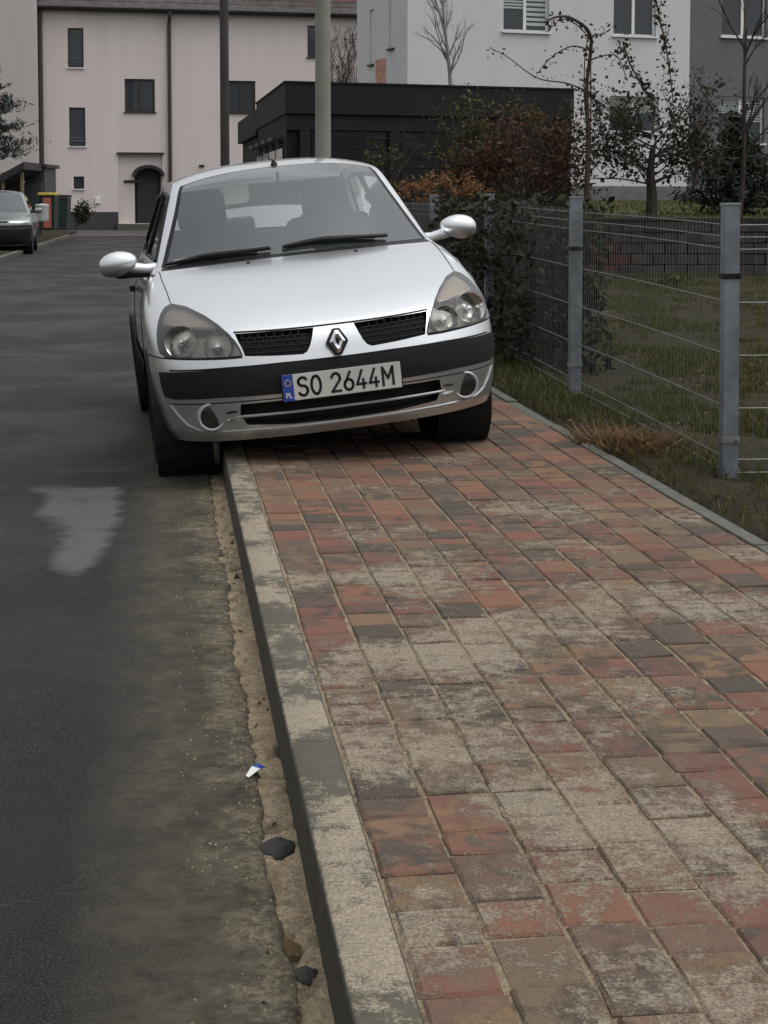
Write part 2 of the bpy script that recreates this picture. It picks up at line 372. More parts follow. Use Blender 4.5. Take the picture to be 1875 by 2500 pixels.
# ================================================================== SETTING
A = math.atan(-DXDY); CA, SA = math.cos(A), math.sin(A)
EL = Vector((-SA, CA, 0)); EQ = Vector((CA, SA, 0))
def ql(q, l, z=0): return EQ*q + EL*l + Vector((0, 0, z))
def xq(x0, Y, z=0): return Vector((x0+DXDY*Y, Y, z))
RZ = -.124
KQ0, KQ1 = .25*CA, .351*CA           # kerb
PQ0, PQ1 = .354*CA, 1.945*CA         # pavers
n2 = lambda x, y, s=1.0, o=0.0: noise.noise(Vector((x*s+o, y*s-o, o)))
def hlawn(X, Y):
    t = min(1, max(0, (Y-8)/13)); t = t*t*(3-2*t)
    return -.015 + .2*t + .02*n2(X, Y, 1.3) + .012*n2(X, Y, 5, 3)
def grid(name, fx, nu, nv, mat, parent=None, smooth=True):
    V = [fx(i/nu, j/nv) for j in range(nv+1) for i in range(nu+1)]
    F = [(j*(nu+1)+i, j*(nu+1)+i+1, (j+1)*(nu+1)+i+1, (j+1)*(nu+1)+i) for j in range(nv) for i in range(nu)]
    return mesh(name, V, F, mat, parent, smooth)
tag(mesh('ground', [(-600,-60,-.32),(600,-60,-.32),(600,1500,-.32),(-600,1500,-.32)], [(0,1,2,3)], MT['ground']), kind='structure')
# road: irregular broken edge beside the kerb
def edge_x0(l): return .188 + .020*n2(l, 0, 2.1, 4) + .013*n2(l, 1, 9, 2) + .006*n2(l, 2, 30)
LS = [-1+.02*i for i in range(0, 500)] + [9+.5*i for i in range(0, 115)]
V = []; F = []
for i, l in enumerate(LS):
    e = edge_x0(l)*CA
    V += [tuple(ql(-3.7*CA, l, RZ)), tuple(ql(-.3, l, RZ+.004*n2(l, 3, .8))), tuple(ql(e-.012, l, RZ)), tuple(ql(e, l, RZ-.008)), tuple(ql(e+.012, l, RZ-.06))]
    if i: b = (i-1)*5; F += [(b+k, b+k+1, b+k+6, b+k+5) for k in range(4)]
tag(mesh('road', V, F, MT['asphalt'], smooth=True), kind='structure')
# sand lying in the gap between asphalt and kerb
def gfx(u, v):
    l = .5+v*14; q0 = edge_x0(l)*CA-.02; q = q0+(KQ0+.01-q0)*u
    z = RZ-.012+.010*n2(q, l, 16, 1)+.006*n2(q, l, 60, 2)+.006*u
    z -= .028*min(1, max(0, (n2(q, l, 13, 8)-.25)*4))
    return ql(q, l, z)
tag(grid('gutter_sand', gfx, 10, 1500, MT['sand']), 'pale sand and grit filling the gap between asphalt and kerb', 'sand', kind='stuff')
# kerb stones
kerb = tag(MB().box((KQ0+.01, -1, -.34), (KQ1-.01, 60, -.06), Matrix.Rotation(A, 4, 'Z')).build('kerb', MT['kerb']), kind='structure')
kw = KQ1-KQ0; V = []; F = []; nl = 90
for i in range(nl+1):
    y = i/nl; ch = .004*max(0, n2(y*0+.3, y, 9, 2))+.0025*n2(.1, y, 40, 3); c2 = .003*n2(.6, y, 14, 6)
    V += [(0,y,-.30), (-.0+ch*.3,y,-.012+ch*.2), (.0025+ch,y,-.004-ch*.6), (.009+ch*1.6,y,-.0005), (kw*.5,y,.001*n2(.2,y,6,1)), (kw-.006,y,0+c2*.2), (kw,y,-.006), (kw,y,-.30)]
    if i: b = (i-1)*8; F += [(b+k, b+8+k, b+9+k, b+1+k) for k in range(7)]
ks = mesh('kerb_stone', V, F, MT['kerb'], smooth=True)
for i in range(42):
    o = ks if i == 0 else ks.copy()
    if i: C.objects.link(o)
    o.parent = kerb; o.location = ql(KQ0, -.6+i, 0); o.rotation_euler = (0, 0, A)
# pavement: sand bed with clay pavers
pave = tag(mesh('pavement', [ql(PQ0-.01, -1, -.0058), ql(PQ1+.01, -1, -.0058), ql(PQ1+.01, 40, -.0058), ql(PQ0-.01, 40, -.0058)], [(0,1,2,3)], MT['joint']), kind='structure')
NC = 12; CW = (PQ1-PQ0)/NC
def paver_geo(wd, ln):
    a, b = wd/2, ln/2; c = .004
    v = [(-a,-b,-.03),(a,-b,-.03),(a,b,-.03),(-a,b,-.03), (-a,-b,-c),(a,-b,-c),(a,b,-c),(-a,b,-c), (-a+c,-b+c,0),(a-c,-b+c,0),(a-c,b-c,0),(-a+c,b-c,0)]
    f = []
    for k in (0, 4): f += [(k+i, k+(i+1)%4, k+4+(i+1)%4, k+4+i) for i in range(4)]
    return v, f+[(8,9,10,11)]
LENS = [.098, .132, .132, .165, .165, .198]
pmesh = {}
for L in sorted(set(LENS)):
    for k_ in range(6):                 # worn corners differ from paver to paver
        me = bpy.data.meshes.new('paver'); v, f = paver_geo(CW-.0065, L-.0065)
        v = [(x+random.gauss(0, .0016), y+random.gauss(0, .0016), z) for x, y, z in v[:4]]+[(x+random.gauss(0, .0016), y+random.gauss(0, .0016), z-abs(random.gauss(0, .0012))) for x, y, z in v[4:8]]+[(x*random.uniform(.955, 1.0), y*random.uniform(.955, 1.0), z) for x, y, z in v[8:]]
        me.from_pydata(v, [], f); me.materials.append(MT['paver']); pmesh[L, k_] = me
plist = []
for c in range(NC):
    l = 1.55+random.uniform(0, .15)
    while l < 39:
        L = random.choice(LENS); q = PQ0+(c+.5)*CW; ctr = ql(q, l+L/2)
        u = 937.5+FPX*ctr.x/ctr.y; v_ = HOR+FPX*CAMH/ctr.y
        plist.append((L, q, l+L/2, (-90 < u < 1960 and v_ < 2600 and l < 7.6) and ctr.y or 999)); l += L
plist.sort(key=lambda t: t[3])
far = MB()
for i, (L, q, l, k) in enumerate(plist):
    p = ql(q, l, max(-.0028, min(.003, random.gauss(0, .0013)))); rz = A+random.gauss(0, .010); tx, ty = random.gauss(0, .008), random.gauss(0, .008)
    if i < 300:
        o = bpy.data.objects.new('paver', pmesh[L, random.randrange(6)]); o.location = p; o.rotation_euler = (tx, ty, rz); link(o, pave)
    else:
        v, f = paver_geo(CW-.0065, L-.0065); Mx = Matrix.Translation(p) @ Matrix.Rotation(rz, 4, 'Z')
        far.add([Mx @ Vector(x) for x in v], f)
tag(mesh('pavers', far.v, far.f, MT['paver_far'], pave), kind='stuff')
# edging stones
edg = tag(MB().box((PQ1+.012, -1, -.2), (PQ1+.05, 40, -.04), Matrix.Rotation(A, 4, 'Z')).build('edging', MT['edging']), kind='structure')
es = MB().box((0, 0, -.15), (.06, .993, .004)).build('edging_stone', MT['edging'], bevel=.006)
for i in range(38):
    o = es if i == 0 else es.copy()
    if i: C.objects.link(o)
    o.parent = edg; o.location = ql(PQ1+.004, 2.2+i, random.uniform(-.006, .004)); o.rotation_euler = (0, 0, A+random.gauss(0, .004))
# verge and lawn
def vfx(u, v):
    Y = 2+v*20; p = xq(2.005+u*.5, Y); s = min(1, u*6)
    p.z = -.02+.03*s*(1+n2(p.x, p.y, 3))+.02*s*n2(p.x, p.y, 12, 5)+(hlawn(p.x, p.y)+.015)*u
    return p
tag(grid('verge', vfx, 14, 300, MT['soil']), kind='structure')
def lfx(u, v):
    Y = 3+v*v*60; p = xq(2.47+u*16, Y); p.z = hlawn(p.x, p.y); return p
tag(grid('lawn', lfx, 90, 120, MT['lawn']), kind='structure')
WY = 22.0
def tfx(u, v):
    Y = WY+.05+v*45; X = 1.2+u*26; return Vector((X, Y, .93+.28*min(1, v*2)+.02*n2(X, Y, .8)))
tag(grid('terrace', tfx, 30, 30, MT['terrace']), kind='structure')
mesh_side = tag(mesh('terrace_bank', [(1.2,WY+.1,-.2),(1.2,60,-.2),(1.2,60,1.2),(1.2,WY+.1,.93)], [(0,1,2,3)], MT['soil']), kind='structure')
# left verge, courtyard before the far house
def lv(u, v):
    l = 20+v*52; p = ql(-3.7*CA-8*u, l); p.z = -.03+.12*u+.02*n2(p.x, p.y, .7); return p
tag(grid('grass_verge', lv, 12, 60, MT['lawn']), kind='structure')
tag(MB().box((-3.7*CA, 10, -.3), (-3.7*CA+.14, 62, -.02), Matrix.Rotation(A, 4, 'Z')).build('far_kerb', MT['edging'], bevel=.01), kind='structure')
tag(mesh('courtyard', [(-30,63,-.118),(12,63,-.118),(12,90,.3),(-30,90,.3)], [(0,1,2,3)], plain('courtyard_paving', (.06,.05,.045), .8, var=.4, scale=1.5)), kind='structure')
# puddles
def inpoly(P, poly):
    x, y = P[:, 0], P[:, 1]; r = np.zeros(len(P), bool); n = len(poly)
    for i in range(n):
        x1, y1 = poly[i]; x2, y2 = poly[(i+1) % n]
        c = (y1 > y) != (y2 > y)
        with np.errstate(divide='ignore', invalid='ignore'): r ^= c & (x < (x2-x1)*(y-y1)/(y2-y1)+x1)
    return r
def puddle(pts, label):
    c = [onz(u, v, RZ+.005) for u, v in pts]; n = len(c); out = []
    for i in range(n):
        a, b, d, e = c[i-1], c[i], c[(i+1)%n], c[(i+2)%n]
        for k in range(6):
            t = k/6; p = .5*((2*b)+(d-a)*t+(2*a-5*b+4*d-e)*t*t+(3*b-a-3*d+e)*t**3); out.append(Vector((p.x, p.y)))
    P_ = np.array([tuple(p) for p in out]); lo, hi = P_.min(0), P_.max(0); st = np.array([(hi[0]-lo[0])/26, (hi[1]-lo[1])/26])
    g = [(x, y) for x in np.arange(lo[0], hi[0], st[0]) for y in np.arange(lo[1], hi[1], st[1])]
    ov, oe, of, *_ = delaunay_2d_cdt([Vector(v) for v in out]+[Vector(v) for v in g], [(i, (i+1)%len(out)) for i in range(len(out))], [], 0, 1e-5)
    V = np.array([tuple(v) for v in ov]); F = [f for f in of if inpoly(V[list(f)].mean(0)[None], P_)[0]]
    dist = np.sqrt(((V[:, None]/st-P_[None]/st)**2).sum(-1)).min(1)
    o = mesh('puddle', [(x, y, RZ+.005) for x, y in V], F, MT['water'])
    at_ = o.data.attributes.new('depth', 'FLOAT', 'POINT'); at_.data.foreach_set('value', np.clip(dist/2.6, 0, 1).astype(np.float32))
    return tag(o, kind='structure', label=label)
puddle([(45,1050),(120,1044),(200,1046),(268,1042),(276,1080),(268,1125),(250,1165),(240,1190),(215,1225),(165,1245),(110,1238),(100,1205),(112,1165),(95,1138),(62,1112),(80,1085)], 'larger pale puddle on the asphalt beside the kerb')
0 and puddle([(95,1222),(125,1200),(165,1198),(195,1212),(185,1232),(150,1242),(108,1238)], 'small round puddle just nearer than the larger one')
0 and puddle([(135,918),(190,912),(255,918),(250,931),(190,932)], 'thin puddle left of the silver hatchback')
0 and puddle([(18,893),(50,890),(82,898),(60,906),(28,904)], 'short pale puddle streak at the left edge')
0 and puddle([(190,645),(240,638),(290,642),(282,656),(220,657)], 'puddle by the silver hatchback mirror')
0 and puddle([(80,754),(105,750),(138,755),(120,761)], 'narrow puddle far down the asphalt')
0 and puddle([(100,545),(190,528),(300,522),(300,534),(210,541),(140,553)], 'long puddle in front of the courtyard')
0 and puddle([(136,680),(165,676),(190,681),(165,686)], 'tiny puddle in the middle of the asphalt')
# ================================================================== CARS
def pchip(Yv, s):
    n = len(Yv); d = np.diff(Yv, axis=0); m = np.zeros_like(Yv); a, b = d[:-1], d[1:]
    with np.errstate(divide='ignore', invalid='ignore'): h = np.where(a*b > 0, 2*a*b/(a+b), 0)
    m[1:-1] = h; m[0] = d[0]; m[-1] = d[-1]
    s = np.clip(np.asarray(s, float), 0, n-1-1e-9); i = s.astype(int); t = (s-i)[..., None]
    return (2*t**3-3*t**2+1)*Yv[i]+(t**3-2*t*t+t)*m[i]+(-2*t**3+3*t*t)*Yv[i+1]+(t**3-t*t)*m[i+1]
def Sev(u, s, RG):
    P = pchip(RG, s); a = np.clip(np.abs(u), 0, 1)
    yc, zc, W, ye, ze, m, q = [P[..., i] for i in range(7)]
    f = m*(1-np.sqrt(np.clip(1-a**3, 0, 1)))+(1-m)*a**2.5
    return np.stack([W*np.asarray(u), yc+(ye-yc)*f, zc+(ze-zc)*a**q], -1)
def nrm(ev, a, b, e=2e-3):
    da = ev(np.clip(a+e, -.9995, .9995), b)-ev(np.clip(a-e, -.9995, .9995), b); db = ev(a, b+e*3)-ev(a, b-e*3)
    n = np.cross(da, db); n /= np.linalg.norm(n, axis=-1, keepdims=True)+1e-12
    return n
def resample(poly, d, closed=True):
    out = []; n = len(poly)
    for i in range(n if closed else n-1):
        a, b = np.array(poly[i]), np.array(poly[(i+1) % n]); k = max(1, int(math.ceil(np.linalg.norm(b-a)/d)))
        out += [tuple(a+(b-a)*j/k) for j in range(k)]
    if not closed: out.append(tuple(poly[-1]))
    return out
def smoothpoly(poly, it=1, keep=()):
    for _ in range(it):
        out = []; n = len(poly)
        for i in range(n):
            a, b = np.array(poly[i]), np.array(poly[(i+1) % n]); out += [tuple(.75*a+.25*b), tuple(.25*a+.75*b)]
        poly = out
    return poly
def cdt_regions(outer, polys, grid_pts, d):
    """triangulates the outline with every polygon's edge in it; returns points and a region name for each triangle"""
    vs = []; es = []
    for pl in [outer]+[p for _, p in polys]:
        pl = resample(pl, d); o = len(vs); vs += pl; n = len(pl); es += [(o+i, o+(i+1) % n) for i in range(n)]
    E = np.array(vs); keep = []
    for g in grid_pts:
        if np.min((E[:, 0]-g[0])**2+(E[:, 1]-g[1])**2) > (d*.45)**2: keep.append(g)
    vs = vs+keep
    ov, oe, of, *_ = delaunay_2d_cdt([Vector(v) for v in vs], es, [], 0, 1e-5)
    P = np.array([tuple(v) for v in ov]); F = np.array([tuple(f) for f in of if len(f) == 3])
    cen = P[F].mean(axis=1); lab = np.array([''] * len(F), dtype=object)
    ins = inpoly(cen, resample(outer, d)); lab[~ins] = None
    for name, pl in polys:
        m = inpoly(cen, pl) & ins; lab[m & (lab == '')] = name
    return P, F, lab
def patch(name, P3, N3, F, mat, parent, off=0.0):
    ids = np.unique(F); mp = -np.ones(len(P3), int); mp[ids] = np.arange(len(ids))
    V = P3[ids]+N3[ids]*off; FF = mp[F]
    # faces look outwards
    fn = np.cross(V[FF[:, 1]]-V[FF[:, 0]], V[FF[:, 2]]-V[FF[:, 0]]); flip = (fn*N3[ids][FF[:, 0]]).sum(1) < 0
    FF[flip] = FF[flip][:, ::-1]
    return mesh(name, V, FF, mat, parent, True, N3[ids])
def mirror(pl): return [(-u, s) for u, s in reversed(pl)]
# ---- hatchback: rings across the car from the bumper's lower edge over bonnet and roof to the tail
RG = np.array([
 [.075,.205,.735,.42,.215,1,2],[.030,.255,.765,.45,.262,1,2],[.015,.325,.785,.47,.335,1,2],[.005,.385,.797,.48,.400,1,2],
 [.000,.445,.803,.49,.465,1,2],[.005,.500,.805,.50,.525,1,2],[.020,.560,.805,.53,.590,1,2],[.040,.620,.803,.58,.655,1,2],
 [.075,.672,.800,.66,.712,1,2.2],[.200,.742,.793,.77,.772,1,2.5],[.385,.808,.781,.89,.825,1,2.5],[.585,.868,.764,1.01,.874,1,2.5],
 [.765,.915,.740,1.11,.912,1,2.5],[.915,.951,.712,1.18,.940,1,2.5],[.955,.964,.700,1.215,.953,.6,2.5],[1.13,1.12,.655,1.345,1.07,.35,2.2],
 [1.31,1.265,.607,1.485,1.20,.35,2.2],[1.485,1.383,.563,1.625,1.315,.35,2.4],[1.56,1.405,.550,1.70,1.345,.4,2.6],[1.75,1.432,.540,1.87,1.368,.5,2.8],
 [2.05,1.445,.540,2.10,1.378,.5,2.8],[2.50,1.430,.540,2.45,1.370,.5,2.8],[2.95,1.385,.540,2.85,1.345,.5,2.8],[3.10,1.350,.545,2.98,1.315,.4,2.6],
 [3.35,1.130,.610,3.20,1.110,.3,2.2],[3.53,.960,.690,3.38,.950,.4,2.2],[3.62,.860,.740,3.50,.86,.9,2],[3.70,.650,.780,3.54,.65,1,2],
 [3.79,.52,.795,3.56,.52,1,2],[3.80,.40,.790,3.56,.40,1,2],[3.74,.25,.75,3.56,.25,1,2]])
ev = lambda u, s: Sev(u, s, RG)
car = empty('hatchback_car', (-.141, 7.134, -.06), (0, R(-6.0), R(10.3)))
tag(car, 'silver hatchback parked with two wheels up on the brick pavement', 'car')
HL = [(.86,9.85),(.78,9.65),(.69,9.1),(.62,8.5),(.575,7.95),(.545,7.3),(.525,6.7),(.515,6.25),(.6,6.2),(.73,6.17),(.83,6.15),(.915,6.17),(.94,6.4),(.948,7.1),(.945,7.8),(.935,8.5),(.918,9.1),(.893,9.6)]
GR = [(.54,7.93),(.33,7.97),(.112,7.95),(.13,7.1),(.145,6.6),(.165,6.2),(.19,6.03),(.34,6.1),(.50,6.22),(.51,6.7),(.527,7.3)]
ST = [(.955,5.1),(.85,5.22),(.6,5.42),(.3,5.5),(0,5.5),(-.3,5.5),(-.6,5.42),(-.85,5.22),(-.955,5.1),(-.952,4.2),(-.945,3.3),(-.9,3.2),(-.65,3.32),(-.33,3.3),(0,3.3),(.33,3.3),(.65,3.32),(.9,3.2),(.945,3.3),(.952,4.2)]
LO = [(.56,2.75),(.3,2.8),(0,2.8),(-.3,2.8),(-.56,2.75),(-.575,2.0),(-.55,1.35),(-.3,1.12),(0,1.05),(.3,1.12),(.55,1.35),(.575,2.0)]
HOOD = [(-.545,8.03),(-.3,8.03),(0,8.03),(.3,8.03),(.545,8.03),(.60,8.45),(.67,9.1),(.765,9.72),(.862,9.93),(.885,10.8),(.93,12.0),(.965,12.9),(.6,13.12),(.3,13.18),(0,13.2),(-.3,13.18),(-.6,13.12),(-.965,12.9),(-.93,12.0),(-.885,10.8),(-.862,9.93),(-.765,9.72),(-.67,9.1),(-.60,8.45)]
COWL = [(-.955,13.05),(-.6,13.28),(0,13.34),(.6,13.28),(.955,13.05),(.962,13.7),(.95,14.1),(-.95,14.1),(-.962,13.7)]
WS = [(-.935,14.12),(.935,14.12),(.915,15),(.90,16),(.895,17),(.885,17.55),(.7,17.72),(.35,17.78),(0,17.8),(-.35,17.78),(-.7,17.72),(-.885,17.55),(-.895,17),(-.90,16),(-.915,15)]
FRIT = [(-.968,14.05),(.968,14.05),(.952,15),(.935,16),(.93,17),(.92,17.68),(.7,17.85),(.35,17.9),(0,17.92),(-.35,17.9),(-.7,17.85),(-.92,17.68),(-.93,17),(-.935,16),(-.952,15)]
BUMP = [(-.999,.001),(.999,.001),(.999,6.1),(.93,6.08),(.6,6.1),(.512,6.15),(.512,6.7),(.53,7.4),(.545,8.0),(0,8.0),(-.545,8.0),(-.53,7.4),(-.512,6.7),(-.512,6.15),(-.6,6.1),(-.93,6.08),(-.999,6.1)]
RW = [(-.85,23.25),(0,23.2),(.85,23.25),(.9,24.6),(.86,25.0),(-.86,25.0),(-.9,24.6)]
polys = [('hlR', HL), ('hlL', mirror(HL)), ('grR', GR), ('grL', mirror(GR)), ('strip', ST), ('low', LO), ('hood', HOOD), ('cowl', COWL), ('ws', WS), ('frit', FRIT), ('rw', RW), ('bumper', BUMP)]
SC = .12                               # ring unit against width when triangulating
sc = lambda pl: [(u, s*SC) for u, s in pl]
gp = [(u, s*SC) for s in np.arange(.25, 30, .28) for u in np.r_[-.99, -.96, np.arange(-.92, .93, .046), .96, .99]]
P, F, lab = cdt_regions(sc([(-1, 0), (1, 0), (1, 30), (-1, 30)]), [(n, sc(p)) for n, p in polys], gp, .028)
uu, ss = np.clip(P[:, 0], -1, 1), P[:, 1]/SC
P3 = ev(uu, ss); N3 = nrm(ev, np.clip(uu, -.995, .995), np.clip(ss, .02, 29.98))
N3[(N3*(P3-np.array([0, 1.9, .75]))).sum(1) < 0] *= -1
# the upright edge faces sideways
def reg(*names): return F[np.isin(lab.astype(str), names)]
lab[lab == None] = 'none'
lc = P[F].mean(axis=1)[:, 1]/SC
lab[(lab == '') & (lc < 13.2)] = 'fender'; lab[(lab == '')] = 'shell'
bumper = patch('bumper', P3, N3, reg('bumper'), MT['paint'], car)
patch('bonnet', P3, N3, reg('hood'), MT['paint'], car)
patch('front_wing', P3, N3, reg('fender'), MT['paint'], car)
patch('roof', P3, N3, reg('shell'), MT['paint'], car)
patch('scuttle_panel', P3, N3, reg('cowl'), MT['blackpl'], car)
wsc = patch('windscreen', P3, N3, reg('ws'), MT['windscreen'], car)
patch('windscreen_seal', P3, N3, reg('frit'), MT['blackpl'], car)
patch('rear_window', P3, N3, reg('rw'), MT['rearglass'], car)
patch('rubbing_strip', P3, N3, reg('strip'), MT['greypl'], bumper, .006)
def recess(name, key, poly, depth, matback, parent, wallmat):
    patch(name, P3, N3, reg(key), matback, parent, -depth)
    pl = np.array(resample(poly, .03)); a = ev(pl[:, 0], pl[:, 1]); nn = nrm(ev, pl[:, 0], pl[:, 1])
    nn[(nn*(a-np.array([0, 1.9, .75]))).sum(1) < 0] *= -1
    n = len(pl); V = list(a)+list(a-nn*(depth+.003))
    return mesh(name+'_rim', V, [(i, (i+1) % n, (i+1) % n+n, i+n) for i in range(n)], wallmat, parent)
def SP(u, s, off=0.):
    p = ev(np.array(float(u)), np.array(float(s))); n = nrm(ev, np.array(float(u)), np.array(float(s)))
    if (n*(p-np.array([0, 1.9, .75]))).sum() < 0: n = -n
    return Vector(p+n*off), Vector(n)
def seam(pts, name, r, mat, parent, off=0.0, n=5, closed=False):
    q = resample(pts, .03, closed)
    if closed: q = q+[q[0]]
    return MB().tube([SP(u, s, off)[0] for u, s in q], r, n).build(name, mat, parent, True)
for key, pl in (('grR', GR), ('grL', mirror(GR))):
    recess('grille', key, pl, .035, MT['void'], bumper, MT['blackpl'])
    mb = MB(); sg = 1 if key == 'grR' else -1
    for k, s in enumerate((6.35, 6.75, 7.15, 7.55)):
        u0, u1 = .15+.0*k, .515
        if k == 0: u0 = .175
        mb.tube([SP(sg*u, s+.12*(u-.15), -.008)[0] for u in np.linspace(u0, u1, 14)], .0042, 4)
        us = np.arange(.17+(k % 2)*.022, .52, .044)
        for u in us:
            mb.tube([SP(sg*u, s+.12*(u-.15), -.008)[0], SP(sg*(u+.008), s+.2+.12*(u-.15), -.008)[0], SP(sg*u, s+.4+.12*(u-.15), -.008)[0]], .0034, 4)
    tag(mb.build('grille_mesh', MT['greypl'], bumper), kind='stuff')
recess('lower_intake', 'low', LO, .06, MT['void'], bumper, MT['blackpl'])
mb = MB(); mb.tube([SP(u, 1.86, -.002)[0] for u in np.linspace(-.60, .60, 40)], .0062, 6); mb.build('intake_blade', MT['satin'], bumper, True)
tag(seam([(-.93,2.75),(-.905,2.0),(-.87,1.45),(-.82,1.12),(-.73,.98),(-.5,.96),(-.25,.9),(0,.88),(.25,.9),(.5,.96),(.73,.98),(.82,1.12),(.87,1.45),(.905,2.0),(.93,2.75)], 'bumper_lip', .005, MT['satin'], bumper, .001), None)
seam([(-.93,2.85),(-.6,2.95),(-.3,2.97),(0,2.97),(.3,2.97),(.6,2.95),(.93,2.85)], 'bumper_groove', .003, MT['void'], bumper, .0005)
seam([(-.9,5.28),(-.6,5.47),(-.3,5.56),(0,5.56),(.3,5.56),(.6,5.47),(.9,5.28)], 'bumper_groove', .004, MT['void'], bumper, .002)
# shut lines
seam(HOOD[:5], 'bonnet_gap', .0045, MT['void'], car, 0)
for s_ in (1, -1):
    f_ = lambda l: [(s_*u, s) for u, s in l]
    seam(f_([(.862,9.93),(.885,10.8),(.93,12.0),(.965,12.9)]), 'bonnet_gap', .0028, MT['void'], car, -.0005)
    seam(f_([(.999,6.12),(.93,6.08),(.6,6.1),(.515,6.15)]), 'bumper_gap', .0035, MT['void'], car, .0)
    seam(f_(HL), 'lamp_seal', .0035, MT['void'], car, 0, closed=True)
# headlights
for key, pl, sg in (('hlR', HL, 1), ('hlL', mirror(HL), -1)):
    hl = empty('headlight'); hl.parent = car
    hl['label'] = 'clearer headlight beside the fence' if sg > 0 else 'duller headlight on the road side'
    patch('lens', P3, N3, reg(key), MT['lampglass'], hl, .004)
    hz = patch('lamp_housing', P3, N3, reg(key), MT['lampgrey'], hl, -.05)
    pl2 = np.array(resample(pl, .03)); a = ev(pl2[:, 0], pl2[:, 1]); nn = nrm(ev, pl2[:, 0], pl2[:, 1]); nn[(nn*(a-np.array([0, 1.9, .75]))).sum(1) < 0] *= -1
    n = len(pl2); mesh('lamp_wall', list(a)+list(a-nn*.055), [(i, (i+1) % n, (i+1) % n+n, i+n) for i in range(n)], MT['blackpl'], hl, True)
    for (u, s, r) in ((.645, 7.0, .058), (.835, 7.35, .068)):
        p, nn_ = SP(sg*u, s, -.012); ax = (nn_*.45+Vector((0, -1, 0))).normalized()
        Mx = Matrix.Translation(p) @ ax.to_track_quat('Z', 'Y').to_matrix().to_4x4()
        b = MB().lathe([(r*x, -.040*(1-x*x)) for x in (.0001, .2, .4, .6, .8, .95, 1.0)]+[(r*1.06, .004), (r*1.09, -.006), (r*1.09, -.03)], 28, M=Mx).build('reflector', MT['reflector'], hl, True)
        mb = MB().lathe([(.0001, -.006), (.012, -.009), (.015, -.02), (.012, -.038)], 14, M=Mx); mb.build('bulb_shield', MT['chrome'], b, True)
    patch_ids = reg(key); cen = lc[np.isin(lab.astype(str), [key])]
    top = patch_ids[cen > 8.55]
    patch('indicator', P3, N3, top, MT['amber'], hl, -.022)
    mb = MB().tube([SP(sg*u, 8.5, -.016)[0] for u in np.linspace(.64, .925, 10)], .006, 5); mb.build('lamp_divider', MT['lampgrey'], hl, True)
# fog lights
for sg in (1, -1):
    p, nn_ = SP(sg*.735, 1.95, .0); Mx = Matrix.Translation(p+Vector((-sg*.004, -.012, 0))) @ Vector((sg*.10, -1, .0)).to_track_quat('Z', 'Y').to_matrix().to_4x4()
    fg = MB().lathe([(.072, -.07), (.066, -.02), (.062, .002), (.057, .006), (.051, .003), (.049, -.006), (.047, -.05)], 36, M=Mx).build('fog_light', MT['satin'], bumper, True)
    MB().lathe([(.0001, -.040), (.02, -.037), (.036, -.028), (.046, -.012), (.0485, -.004)], 24, M=Mx).build('reflector', MT['lampgrey'], fg, True)
    MB().lathe([(.0001, -.014), (.010, -.016), (.013, -.024), (.010, -.038)], 12, M=Mx).build('bulb_shield', MT['chrome'], fg, True)
    MB().lathe([(.0001, .0), (.03, -.001), (.0485, -.004)], 24, M=Mx).build('lens', glassmat('fog_lens', (.34,.32,.24), .02, .0) if sg > 0 else bpy.data.materials['fog_lens'], fg, True)
    for k in (-1, 1):
        q = [SP(sg*(.735-d), 1.95+k*.28*(.6+d*3), .003)[0] for d in np.linspace(.085, .15, 5)]
        MB().tube(q, [.002, .005, .006, .005, .003], 5).build('fog_vent', MT['chrome'] if k < 0 else MT['void'], bumper, True)
# wipers, nozzles, aerial
def wiper(u0, s0, u1, s1, name='wiper'):
    mb = MB(); a = [SP(u0+(u1-u0)*t, s0+(s1-s0)*t+.12*math.sin(math.pi*t), .012)[0] for t in np.linspace(0, 1, 9)]
    mb.tube(a, [.008, .011, .014, .016, .018, .016, .013, .010, .007], 5)
    b = [SP(u0+(u1-u0)*t, s0+(s1-s0)*t+.10, .02)[0] for t in np.linspace(.35, 1.15, 6)]
    mb.tube(b, [.012, .016, .014, .012, .011, .010], 6)
    return mb.build(name, MT['blackpl'], car, True)
wiper(-.93, 14.12, -.30, 14.16); wiper(-.12, 14.30, .55, 14.20)
mb = MB()
for sg in (-1, 1):
    p, n_ = SP(sg*.37, 12.75, 0); Mx = Matrix.Translation(p) @ n_.to_track_quat('Z', 'Y').to_matrix().to_4x4()
    MB().lathe([(.011, -.002), (.010, .004), (.006, .007), (.0001, .008)], 10, M=Mx).build('washer_nozzle', MT['blackpl'], car, True)
p, n_ = SP(-.02, 18.15, 0)
MB().lathe([(.020, -.006), (.016, .012), (.009, .022), (.006, .03)], 12, M=Matrix.Translation(p)).tube([p+Vector((0, 0, .02)), p+Vector((-.02, .1, .05)), p+Vector((-.03, .2, .075))], [.005, .003, .002], 6).build('aerial', MT['blackpl'], car, True)
